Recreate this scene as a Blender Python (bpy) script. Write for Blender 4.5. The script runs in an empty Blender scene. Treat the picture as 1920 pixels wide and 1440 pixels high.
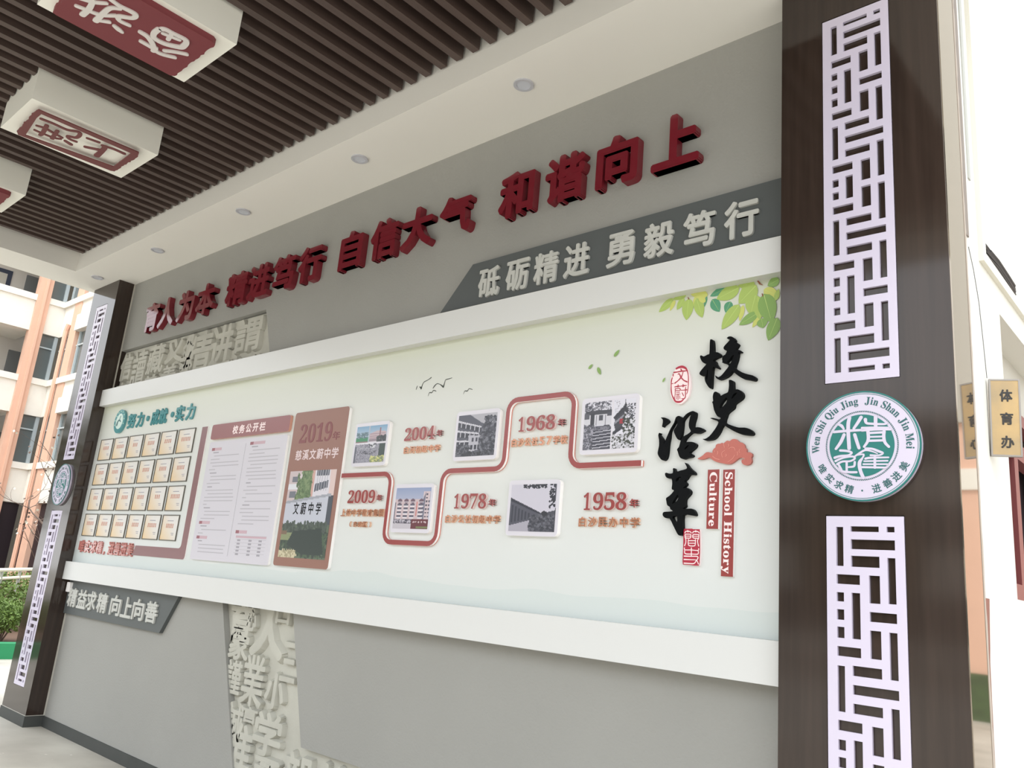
import bpy, bmesh, math, random, json
import numpy as np
from mathutils import Vector, Matrix
from mathutils.geometry import tessellate_polygon
random.seed(7); rng = np.random.default_rng(7)
scene = bpy.context.scene
COL = scene.collection
# ------------------------------------------------------------------ camera, world, exposure
cam = bpy.data.cameras.new('camera'); cam_ob = bpy.data.objects.new('camera', cam); COL.objects.link(cam_ob)
R = ((0.745789, 0.099644, 0.658688), (0.660649, -0.237796, -0.712037), (0.085683, 0.966191, -0.243175))
mw = Matrix(R).to_4x4(); mw.translation = Vector((0.0, -3.1522, 1.55)); cam_ob.matrix_world = mw
cam.sensor_fit = 'HORIZONTAL'; cam.sensor_width = 36.0; cam.lens = 36.0*1528.0/1920.0
cam.clip_start = 0.05; cam.clip_end = 500
scene.camera = cam_ob
world = bpy.data.worlds.new('world'); scene.world = world; world.use_nodes = True
wn = world.node_tree; bgn = wn.nodes['Background']
tc = wn.nodes.new('ShaderNodeTexCoord'); sep = wn.nodes.new('ShaderNodeSeparateXYZ'); rmp = wn.nodes.new('ShaderNodeValToRGB')
wn.links.new(tc.outputs['Generated'], sep.inputs[0]); wn.links.new(sep.outputs['Z'], rmp.inputs[0]); wn.links.new(rmp.outputs[0], bgn.inputs[0])
rmp.color_ramp.elements[0].position = 0.0; rmp.color_ramp.elements[0].color = (0.97, 0.98, 0.98, 1)
rmp.color_ramp.elements[1].position = 0.7; rmp.color_ramp.elements[1].color = (0.85, 0.92, 1.0, 1)
bgn.inputs[1].default_value = 1.5
sun = bpy.data.lights.new('hazy_sun', 'SUN'); sun_ob = bpy.data.objects.new('hazy_sun', sun); COL.objects.link(sun_ob)
sun.energy = 1.3; sun.angle = math.radians(22); sun.color = (1.0, 0.96, 0.90)
sun_ob.rotation_euler = Vector((0.10, -0.52, 0.85)).to_track_quat('Z', 'Y').to_euler()
scene.view_settings.view_transform = 'Standard'
try: scene.view_settings.look = 'None'
except Exception: pass
scene.view_settings.gamma = 1.0
scene.view_settings.use_curve_mapping = False
scene.view_settings.exposure = 0.84
# ------------------------------------------------------------------ materials
MATS = {}
def lin(c):
    return tuple(((v/255.0)/12.92 if v/255.0 <= 0.04045 else ((v/255.0+0.055)/1.055)**2.4) for v in c)
def mat(name, rgb, rough=0.6, metal=0.0, spec=0.5, bump=0.0, bscale=60.0, var=0.0, vscale=3.0, stretch=(1, 1, 1), coat=0.0, rgb2=None, coords='Object', trans=0.0):
    if name in MATS: return MATS[name]
    m = bpy.data.materials.new(name); m.use_nodes = True; nt = m.node_tree; b = nt.nodes['Principled BSDF']
    c = lin(rgb) + (1,)
    b.inputs['Base Color'].default_value = c; b.inputs['Roughness'].default_value = rough; b.inputs['Metallic'].default_value = metal
    b.inputs['Specular IOR Level'].default_value = spec; b.inputs['Coat Weight'].default_value = coat; b.inputs['Coat Roughness'].default_value = 0.04
    b.inputs['Transmission Weight'].default_value = trans
    t = nt.nodes.new('ShaderNodeTexCoord'); mp = nt.nodes.new('ShaderNodeMapping'); mp.inputs['Scale'].default_value = stretch
    nt.links.new(t.outputs[coords], mp.inputs[0])
    if var > 0:
        n = nt.nodes.new('ShaderNodeTexNoise'); n.inputs['Scale'].default_value = vscale; n.inputs['Detail'].default_value = 6
        nt.links.new(mp.outputs[0], n.inputs['Vector'])
        cr = nt.nodes.new('ShaderNodeValToRGB'); cr.color_ramp.elements[0].position = 0.3; cr.color_ramp.elements[1].position = 0.7
        c2 = lin(rgb2) + (1,) if rgb2 else tuple(v*(1-var) for v in c[:3]) + (1,)
        cr.color_ramp.elements[0].color = c2; cr.color_ramp.elements[1].color = c
        nt.links.new(n.outputs['Fac'], cr.inputs[0]); nt.links.new(cr.outputs[0], b.inputs['Base Color'])
    if bump > 0:
        n2 = nt.nodes.new('ShaderNodeTexNoise'); n2.inputs['Scale'].default_value = bscale; n2.inputs['Detail'].default_value = 4
        nt.links.new(mp.outputs[0], n2.inputs['Vector'])
        bp = nt.nodes.new('ShaderNodeBump'); bp.inputs['Strength'].default_value = bump; bp.inputs['Distance'].default_value = 0.004
        nt.links.new(n2.outputs['Fac'], bp.inputs['Height']); nt.links.new(bp.outputs[0], b.inputs['Normal'])
    MATS[name] = m; return m
def vcmat(name, rough=0.35):
    if name in MATS: return MATS[name]
    m = bpy.data.materials.new(name); m.use_nodes = True; nt = m.node_tree; b = nt.nodes['Principled BSDF']
    a = nt.nodes.new('ShaderNodeVertexColor'); a.layer_name = 'Col'
    nt.links.new(a.outputs['Color'], b.inputs['Base Color']); b.inputs['Roughness'].default_value = rough
    MATS[name] = m; return m
WALL = mat('grey_textured_paint', (156, 155, 150), 0.85, bump=0.55, bscale=70, var=0.06, vscale=1.2)
WOOD = mat('dark_wood_laminate', (58, 47, 41), 0.09, spec=0.46, var=0.3, vscale=2.5, stretch=(14, 14, 0.6))
STEEL = mat('polished_brown_cladding', (158, 147, 134), 0.05, metal=0.9, var=0.05, vscale=2)
WHITE = mat('white_gloss_board', (213, 213, 211), 0.3)
CEIL = mat('white_ceiling_paint', (235, 232, 225), 0.8, var=0.03, vscale=1)
SLAT = mat('dark_brown_slat_wood', (84, 68, 62), 0.55, var=0.25, vscale=5, stretch=(14, 1, 14))
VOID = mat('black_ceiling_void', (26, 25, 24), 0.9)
BOXW = mat('white_lightbox_shell', (242, 240, 230), 0.5)
MAROON = mat('maroon_painted_board', (118, 48, 54), 0.6)
BOXSTROKE = mat('pale_carved_lettering', (216, 210, 206), 0.4)
BROWNRED = mat('brown_red_paint', (110, 56, 56), 0.55)
RED = mat('dark_red_letter_lacquer', (116, 34, 44), 0.1)
LET = mat('pale_grey_letter', (196, 196, 190), 0.6, var=0.1, vscale=20)
SIGN = mat('charcoal_sign_board', (84, 88, 88), 0.5)
STONE = mat('carved_sandstone', (194, 192, 181), 0.85, bump=0.5, bscale=40, var=0.18, vscale=4)
LAV = mat('lavender_white_lacquer', (204, 196, 214), 0.25)
TEAL = mat('teal_print', (26, 112, 106), 0.35)
TEALD = mat('dark_teal_print', (44, 94, 96), 0.4)
TEALG = mat('teal_glossy_acrylic', (78, 146, 152), 0.12, coat=0.6)
COPPER = mat('copper_brown_panel', (144, 101, 87), 0.35)
COPLET = mat('copper_letter_acrylic', (188, 126, 98), 0.15, metal=0.25)
DRED = mat('oxblood_acrylic', (148, 62, 60), 0.22)
HDR = mat('rose_brown_panel', (142, 84, 84), 0.3)
LSTRIP = mat('mauve_brown_strip', (132, 92, 94), 0.3)
BLACK = mat('black_brush_acrylic', (8, 10, 12), 0.5, spec=0.1)
CLOUD = mat('terracotta_relief', (186, 102, 90), 0.35)
CLOUDL = mat('pink_terracotta_line', (214, 140, 126), 0.35)
SEALR = mat('seal_red', (170, 30, 56), 0.4)
SEALW = mat('seal_pinkish_white', (246, 226, 226), 0.4)
PLQ = mat('pale_lilac_acrylic', (214, 210, 218), 0.22)
ACW = mat('white_acrylic_edge', (250, 246, 244), 0.2)
POST = mat('pale_lilac_paper', (206, 202, 210), 0.35)
INK = mat('grey_print_ink', (158, 154, 163), 0.5)
INK2 = mat('faint_grey_print', (182, 178, 186), 0.5)
FRAME = mat('dark_bronze_frame', (92, 88, 78), 0.4)
CRED = mat('brick_red_print', (190, 120, 96), 0.5)
BASE = mat('black_skirting_paint', (66, 68, 66), 0.6, var=0.2, vscale=4)
GOLD = mat('worn_brass_sheet', (196, 164, 112), 0.35, metal=0.3, var=0.3, vscale=6, rgb2=(150, 134, 108))
MAHOG = mat('mahogany_frame_paint', (120, 62, 62), 0.45)
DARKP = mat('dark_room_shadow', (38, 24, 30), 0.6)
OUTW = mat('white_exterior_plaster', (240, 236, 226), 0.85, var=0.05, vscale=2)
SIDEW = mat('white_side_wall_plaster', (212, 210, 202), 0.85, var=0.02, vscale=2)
PEACH = mat('peach_exterior_plaster', (228, 186, 162), 0.85, var=0.05, vscale=2)
GLASS = mat('grey_window_glass', (104, 112, 112), 0.15)
ALU = mat('pale_aluminium', (190, 200, 202), 0.4)
GROUND = mat('worn_concrete_paving', (196, 191, 179), 0.7, rgb2=(160, 153, 142), var=0.25, vscale=1.3, bump=0.3, bscale=20)
GREEN = mat('green_kerb_paint', (30, 132, 84), 0.5)
SOIL = mat('brown_soil', (96, 72, 56), 0.95)
LEAF = mat('hedge_leaf_green', (112, 138, 62), 0.6, var=0.5, vscale=8)
LEAFD = mat('dark_hedge_leaf', (74, 98, 52), 0.6, var=0.5, vscale=8)
BARK = mat('grey_brown_bark', (98, 82, 72), 0.9)
METAL = mat('cream_rail_paint', (236, 232, 210), 0.5)
CABLE = mat('black_cable_rubber', (52, 52, 54), 0.6)
GREYC = mat('grey_interior_plaster', (186, 182, 172), 0.9)
LAMP = mat('unlit_lamp_glass', (205, 208, 216), 0.25)
LRING = mat('pale_lamp_rim', (190, 190, 196), 0.35)
LEAFP = [mat('print_leaf_%s' % n, c, 0.45) for n, c in (('bright', (166, 188, 98)), ('yellow', (198, 202, 108)), ('mid', (132, 166, 90)), ('deep', (82, 148, 112)))]
VEIN = mat('print_leaf_vein', (196, 216, 130), 0.45)
BIRD = mat('print_bird_ink', (60, 66, 56), 0.5)
TWIG = mat('print_twig', (140, 84, 60), 0.5)
PIC = vcmat('photo_print', 0.3)
# board panel print: pale ground with a green wash at the top and faint hills low down
BP = mat('printed_board_face', (214, 215, 211), 0.32)
nt = BP.node_tree; b = nt.nodes['Principled BSDF']
t = nt.nodes.new('ShaderNodeTexCoord'); sp = nt.nodes.new('ShaderNodeSeparateXYZ'); nt.links.new(t.outputs['Object'], sp.inputs[0])
mr = nt.nodes.new('ShaderNodeMapRange'); mr.inputs[1].default_value = 1.42; mr.inputs[2].default_value = 3.0
nt.links.new(sp.outputs['Z'], mr.inputs[0])
cr = nt.nodes.new('ShaderNodeValToRGB'); nt.links.new(mr.outputs[0], cr.inputs[0])
e = cr.color_ramp.elements; e[0].position = 0.0; e[0].color = lin((208, 213, 211)) + (1,); e[1].position = 1.0; e[1].color = lin((192, 196, 168)) + (1,)
for p, c in ((0.2, (214, 216, 214)), (0.72, (214, 215, 210)), (0.9, (208, 210, 198))):
    x = e.new(p); x.color = lin(c) + (1,)
nz = nt.nodes.new('ShaderNodeTexNoise'); nz.noise_dimensions = '1D'; nz.inputs['Scale'].default_value = 0.9; nt.links.new(sp.outputs['X'], nz.inputs['W'])
hm = nt.nodes.new('ShaderNodeMath'); hm.operation = 'MULTIPLY_ADD'; hm.inputs[1].default_value = 0.16; hm.inputs[2].default_value = 1.47
nt.links.new(nz.outputs['Fac'], hm.inputs[0])
lt = nt.nodes.new('ShaderNodeMath'); lt.operation = 'LESS_THAN'; nt.links.new(sp.outputs['Z'], lt.inputs[0]); nt.links.new(hm.outputs[0], lt.inputs[1])
mx = nt.nodes.new('ShaderNodeMix'); mx.data_type = 'RGBA'; mx.inputs[7].default_value = lin((200, 208, 206)) + (1,)
mf = nt.nodes.new('ShaderNodeMath'); mf.operation = 'MULTIPLY'; mf.inputs[1].default_value = 0.7; nt.links.new(lt.outputs[0], mf.inputs[0])
nt.links.new(mf.outputs[0], mx.inputs[0]); nt.links.new(cr.outputs[0], mx.inputs[6]); nt.links.new(mx.outputs[2], b.inputs['Base Color'])
# window glass with curtain tone, floor specks
nt = GROUND.node_tree; b = nt.nodes['Principled BSDF']; src = b.inputs['Base Color'].links[0].from_socket
t = nt.nodes.new('ShaderNodeTexCoord'); n = nt.nodes.new('ShaderNodeTexNoise'); n.inputs['Scale'].default_value = 9; n.inputs['Detail'].default_value = 2
nt.links.new(t.outputs['Object'], n.inputs['Vector'])
cr = nt.nodes.new('ShaderNodeValToRGB'); cr.color_ramp.elements[0].position = 0.70; cr.color_ramp.elements[0].color = (0, 0, 0, 1); cr.color_ramp.elements[1].position = 0.73; cr.color_ramp.elements[1].color = (1, 1, 1, 1)
nt.links.new(n.outputs['Fac'], cr.inputs[0]); mx = nt.nodes.new('ShaderNodeMix'); mx.data_type = 'RGBA'; mx.inputs[7].default_value = lin((214, 210, 200)) + (1,)
nt.links.new(cr.outputs[0], mx.inputs[0]); nt.links.new(src, mx.inputs[6]); nt.links.new(mx.outputs[2], b.inputs['Base Color'])
# ------------------------------------------------------------------ object helpers
def setp(o, label=None, cat=None, group=None, kind=None):
    if label: o['label'] = label
    if cat: o['category'] = cat
    if group: o['group'] = group
    if kind: o['kind'] = kind
    return o
def empty(name, loc, label, cat, group=None):
    o = bpy.data.objects.new(name, None); o.empty_display_size = 0.05; COL.objects.link(o); o.location = loc
    return setp(o, label, cat, group)
class MB:
    """collects vertices, faces and material slots, then links one mesh object"""
    def __init__(s): s.v = []; s.f = []; s.m = []
    def quadbox(s, x0, x1, y0, y1, z0, z1, m=0):
        i = len(s.v)
        s.v += [(x0, y0, z0), (x1, y0, z0), (x1, y1, z0), (x0, y1, z0), (x0, y0, z1), (x1, y0, z1), (x1, y1, z1), (x0, y1, z1)]
        s.f += [(i, i+3, i+2, i+1), (i+4, i+5, i+6, i+7), (i, i+1, i+5, i+4), (i+1, i+2, i+6, i+5), (i+2, i+3, i+7, i+6), (i+3, i, i+4, i+7)]
        s.m += [m]*6; return s
    def ext(s, outer, holes, y0, y1, m=0, ms=None, plane='XZ', back=True):
        """solid from a polygon (x,z) between y0 (front) and y1; plane 'XY' uses (x,y) between z0 (low, visible) and z1"""
        if ms is None: ms = m
        loops = [outer] + list(holes)
        flat = [p for l in loops for p in l]
        tris = tessellate_polygon([[Vector((p[0], p[1], 0)) for p in l] for l in loops])
        if plane == 'XZ': P = lambda p, d: (p[0], d, p[1])
        else: P = lambda p, d: (p[0], p[1], d)
        a = len(s.v); s.v += [P(p, y0) for p in flat]; n = len(flat); s.v += [P(p, y1) for p in flat]
        for t in tris:
            p, q, r = (flat[k] for k in t)
            area = (q[0]-p[0])*(r[1]-p[1]) - (q[1]-p[1])*(r[0]-p[0])
            if abs(area) < 1e-12: continue
            t = tuple(t) if area > 0 else (t[0], t[2], t[1])
            # XZ: ccw seen from -y is (x right, z up) -> normal -y ; XY low face must point -z -> flip
            fr = t if plane == 'XZ' else (t[0], t[2], t[1])
            s.f.append(tuple(a+k for k in fr)); s.m.append(m)
            if back: s.f.append(tuple(a+n+k for k in reversed(fr))); s.m.append(m)
        o = 0
        for li, l in enumerate(loops):
            ar = sum(l[k][0]*l[(k+1) % len(l)][1]-l[(k+1) % len(l)][0]*l[k][1] for k in range(len(l)))
            ccw = (ar > 0) if li == 0 else (ar < 0)
            if plane != 'XZ': ccw = not ccw
            for k in range(len(l)):
                i0, i1 = a+o+k, a+o+(k+1) % len(l)
                s.f.append((i1, i0, i0+n, i1+n) if ccw else (i0, i1, i1+n, i0+n)); s.m.append(ms)
            o += len(l)
        return s
    def cyl(s, c, r, y0, y1, seg=32, m=0, ms=None):
        return s.ext([(c[0]+r*math.cos(2*math.pi*k/seg), c[1]+r*math.sin(2*math.pi*k/seg)) for k in range(seg)], [], y0, y1, m, ms)
    def tube(s, pts, r, seg=6, m=0):
        a = len(s.v); pts = [Vector(p) for p in pts]
        if not hasattr(r, '__len__'): r = [r]*len(pts)
        for k, p in enumerate(pts):
            d = (pts[min(k+1, len(pts)-1)]-pts[max(k-1, 0)]).normalized()
            u = d.cross(Vector((0, 0, 1)));
            if u.length < 1e-3: u = d.cross(Vector((0, 1, 0)))
            u.normalize(); w = d.cross(u)
            s.v += [tuple(p+(u*math.cos(2*math.pi*j/seg)+w*math.sin(2*math.pi*j/seg))*r[k]) for j in range(seg)]
        for k in range(len(pts)-1):
            for j in range(seg):
                s.f.append((a+k*seg+j, a+k*seg+(j+1) % seg, a+(k+1)*seg+(j+1) % seg, a+(k+1)*seg+j)); s.m.append(m)
        s.f.append(tuple(a+j for j in range(seg))); s.m.append(m)
        s.f.append(tuple(a+(len(pts)-1)*seg+j for j in reversed(range(seg)))); s.m.append(m)
        return s
    def mesh(s, name, mats, loc=(0, 0, 0)):
        me = bpy.data.meshes.new(name)
        lx, ly, lz = loc
        me.from_pydata([(x-lx, y-ly, z-lz) for x, y, z in s.v], [], s.f)
        for m in (mats if isinstance(mats, (list, tuple)) else [mats]): me.materials.append(m)
        if len(me.polygons) == len(s.m): me.polygons.foreach_set('material_index', s.m)
        me.update(); return me
    def obj(s, name, mats, parent=None, loc=(0, 0, 0), **kw):
        """geometry given in world (or, with a parent, in the parent's frame); origin moved to loc"""
        o = bpy.data.objects.new(name, s.mesh(name, mats, loc)); COL.objects.link(o); o.location = loc
        if parent: o.parent = parent
        return setp(o, **kw)
def link(name, me, loc, parent=None, **kw):
    o = bpy.data.objects.new(name, me); COL.objects.link(o); o.location = loc
    if parent: o.parent = parent
    return setp(o, **kw)
def rrect(x0, x1, z0, z1, r, n=5, corners=(1, 1, 1, 1)):
    """rounded rectangle, corners BL BR TR TL"""
    pts = []
    for k, (cx, cz, a0) in enumerate(((x0, z0, 180), (x1, z0, 270), (x1, z1, 0), (x0, z1, 90))):
        if not corners[k]: pts.append((cx, cz)); continue
        sx = 1 if cx == x0 else -1; sz = 1 if cz == z0 else -1
        for j in range(n+1):
            a = math.radians(a0+90*j/n); pts.append((cx+sx*r+r*math.cos(a), cz+sz*r+r*math.sin(a)))
    return pts
# ------------------------------------------------------------------ glyphs
GC = {}
def glyph(ch):
    """flat outline of one character: normalised so its box is 1 x 1; returns verts, faces, aspect, (w,h) in em, bottom"""
    if ch in GC: return GC[ch]
    cu = bpy.data.curves.new('g', 'FONT'); cu.body = ch; cu.size = 1.0; cu.resolution_u = 3; cu.fill_mode = 'FRONT'
    ob = bpy.data.objects.new('g', cu); COL.objects.link(ob)
    dg = bpy.context.evaluated_depsgraph_get(); dg.update()
    me = bpy.data.meshes.new_from_object(ob.evaluated_get(dg))
    V = np.array([v.co[:2] for v in me.vertices]) if len(me.vertices) else np.zeros((0, 2)); F = [tuple(p.vertices) for p in me.polygons]
    bpy.data.objects.remove(ob); bpy.data.curves.remove(cu); bpy.data.meshes.remove(me)
    key = {}; idx = []; U = []
    for v in V:
        k = (round(v[0], 5), round(v[1], 5))
        if k not in key: key[k] = len(U); U.append(k)
        idx.append(key[k])
    F = [tuple(idx[i] for i in f) for f in F]; F = [f for f in F if len(set(f)) == len(f)]
    U = np.array(U); mn, mx_ = U.min(0), U.max(0); wh = mx_-mn
    F2 = []
    for f in F:
        p, q, r = U[f[0]], U[f[1]], U[f[2]]
        F2.append(f if (q[0]-p[0])*(r[1]-p[1])-(q[1]-p[1])*(r[0]-p[0]) > 0 else tuple(reversed(f)))
    ed = {}
    for f in F2:
        for k in range(len(f)):
            a, b_ = f[k], f[(k+1) % len(f)]
            ed[(a, b_)] = 1
    bd = [(a, b_) for (a, b_) in ed if (b_, a) not in ed]
    GC[ch] = (((U-mn)/np.maximum(wh, 1e-6)), F2, bd, wh, mn)
    return GC[ch]
def glyph_into(mb, ch, x0, x1, z0, z1, y0, y1, bold=0.0, n=8, m=0, ms=None, rot=0.0, sides=True, bev=0.0):
    """character fitted into a box; front at y0, back at y1"""
    U, F, bd, wh, mn = glyph(ch)
    if ms is None: ms = m
    bw = bold
    offs = [(0, 0)] + ([(math.cos(2*math.pi*k/n)*bw, math.sin(2*math.pi*k/n)*bw) for k in range(n)] if bw > 0 else [])
    cx, cz = (x0+x1)/2, (z0+z1)/2; W_, H_ = (x1-x0)-2*bw, (z1-z0)-2*bw
    cr_, sr_ = math.cos(rot), math.sin(rot)
    for k, (ox, oz) in enumerate(offs):
        a = len(mb.v); st = k*0.00012*(1 if y0 < y1 else -1)
        P = []; Q = []
        for u in U:
            px, pz = (u[0]-0.5)*W_+ox, (u[1]-0.5)*H_+oz
            P.append((cx+px*cr_-pz*sr_, cz+px*sr_+pz*cr_)); px += ox*bev; pz += oz*bev; Q.append((cx+px*cr_-pz*sr_, cz+px*sr_+pz*cr_))
        mb.v += [(p[0], y0+st, p[1]) for p in P]
        mb.f += [tuple(a+i for i in f) for f in F]; mb.m += [m]*len(F)
        if sides and abs(y1-y0) > 1e-5:
            nn = len(P); mb.v += [(p[0], y1, p[1]) for p in Q]
            mb.f += [(a+j, a+i, a+nn+i, a+nn+j) for i, j in bd]; mb.m += [ms]*len(bd)
    return mb
def line_boxes(s, x0, x1, gap=0.12, widths=None):
    """even character cells across x0..x1"""
    n = len(s); w = (x1-x0)/(n-gap)
    return [(x0+w*k, x0+w*(k+1)-w*gap) for k in range(n)]
def text_row(mb, s, x0, x1, z0, z1, y0, y1, bold=0.0, n=4, m=0, ms=None, gap=0.12):
    """characters keep their own shape inside equal cells (thin ones stay thin)"""
    for ch, (a, b_) in zip(s, line_boxes(s, x0, x1, gap)):
        if ch == ' ': continue
        U, F, bd, wh, mn = glyph(ch)
        cw = b_-a; k = min(1.0, wh[0]/0.92) if ord(ch) > 255 else 1.0
        hh = min(1.0, wh[1]/0.9) if ord(ch) > 255 else 1.0
        c = (a+b_)/2; cz = (z0+z1)/2 + (0 if ch not in '，' else -(z1-z0)*0.35)
        glyph_into(mb, ch, c-cw*k/2, c+cw*k/2, cz-(z1-z0)*hh/2, cz+(z1-z0)*hh/2, y0, y1, bold, n, m, ms)
    return mb
SB = {c: chr(0x1D400+ord(c)-65) for c in 'ABCDEFGHIJKLMNOPQRSTUVWXYZ'}
SB.update({c: chr(0x1D41A+ord(c)-97) for c in 'abcdefghijklmnopqrstuvwxyz'}); SB.update({c: chr(0x1D7CE+ord(c)-48) for c in '0123456789'})
def serif_row(mb, s, x0, x1, z0, z1, y0, y1, bold=0.0, m=0, ms=None, sp=0.03, base=None, n=4):
    """serif bold letters on one baseline, scaled to span x0..x1; z0 baseline, z1 cap height"""
    items = []; x = 0
    for ch in s:
        if ch == ' ': x += 0.28; continue
        U, F, bd, wh, mn = glyph(SB[ch]); items.append((ch, x, wh, mn)); x += wh[0]+sp*2
    tot = x-sp*2; kx = (x1-x0)/tot; kz = (z1-z0)/0.68
    for ch, px, wh, mn in items:
        glyph_into(mb, SB[ch], x0+px*kx, x0+(px+wh[0])*kx, z0+mn[1]*kz, z0+(mn[1]+wh[1])*kz, y0, y1, bold, n, m, ms)
    return mb
# ------------------------------------------------------------------ brush strokes
def catmull(pts, sub=4):
    if len(pts) < 3: return [tuple(p) for p in pts]
    out = []; P = [pts[0]]+list(pts)+[pts[-1]]
    for i in range(1, len(P)-2):
        p0, p1, p2, p3 = (np.array(P[i+j-1], float) for j in range(4))
        for k in range(sub):
            t_ = k/sub
            out.append(tuple(0.5*((2*p1)+(-p0+p2)*t_+(2*p0-5*p1+4*p2-p3)*t_**2+(-p0+3*p1-3*p2+p3)*t_**3)))
    out.append(tuple(pts[-1])); return out
def stroke_poly(st, sub=4):
    """variable width stroke [(x,z,w)] -> closed outline with round ends"""
    P = catmull(st, sub); n = len(P); L = []; Rr = []
    dirs = []
    for i in range(n):
        a, b_ = P[max(i-1, 0)], P[min(i+1, n-1)]; dx, dz = b_[0]-a[0], b_[1]-a[1]; l = math.hypot(dx, dz) or 1; dirs.append((dx/l, dz/l))
    for (x, z, w), (dx, dz) in zip(P, dirs):
        L.append((x-dz*w/2, z+dx*w/2)); Rr.append((x+dz*w/2, z-dx*w/2))
    def cap(c, d, w, sgn):
        a0 = math.atan2(d[1], d[0]); return [(c[0]+w/2*math.cos(a0+math.radians(t_)), c[1]+w/2*math.sin(a0+math.radians(t_))) for t_ in sgn]
    end = cap(P[-1], dirs[-1], P[-1][2], (-60, -30, 0, 30, 60)); start = cap(P[0], dirs[0], P[0][2], (120, 150, 180, 210, 240))
    return L, Rr, start, end
def add_strokes(mb, sts, y0, y1, m=0, plane='XZ', stag=0.00008, sub=4, sides=True):
    """each stroke a ribbon of quads plus caps, extruded y0..y1"""
    stag = min(stag, 0.5*abs(y1-y0)/max(1, len(sts))) if abs(y1-y0) > 1e-5 else stag
    for si, st in enumerate(sts):
        L, Rr, start, end = stroke_poly(st, sub); yy = y0+si*stag*(1 if y1 > y0 else -1)
        if plane == 'XZ': P = lambda p, d: (p[0], d, p[1])
        else: P = lambda p, d: (p[0], p[1], d)
        flip = (plane != 'XZ')
        def face(ids):
            mb.f.append(tuple(reversed(ids)) if flip else tuple(ids)); mb.m.append(m)
        a = len(mb.v); n = len(L); mb.v += [P(p, yy) for p in L]+[P(p, yy) for p in Rr]
        for i in range(n-1): face((a+n+i, a+n+i+1, a+i+1, a+i))
        c0 = len(mb.v); mb.v += [P(p, yy) for p in end]; face([a+2*n-1]+[c0+k for k in range(5)]+[a+n-1])
        c1 = len(mb.v); mb.v += [P(p, yy) for p in start]; face([a]+[c1+k for k in range(5)]+[a+n])
        if sides and abs(y1-yy) > 1e-5:
            loop = [(p) for p in Rr]+end+list(reversed(L))+start
            b0 = len(mb.v); mb.v += [P(p, yy) for p in loop]+[P(p, y1) for p in loop]; k_ = len(loop)
            for i in range(k_):
                j = (i+1) % k_; q = (b0+j, b0+i, b0+k_+i, b0+k_+j)
                mb.f.append(tuple(reversed(q)) if flip else q); mb.m.append(m)
    return mb
mm = lambda pts: [tuple(v/1000.0 for v in p) for p in pts]
mms = lambda sts: [mm(s) for s in sts]
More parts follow.
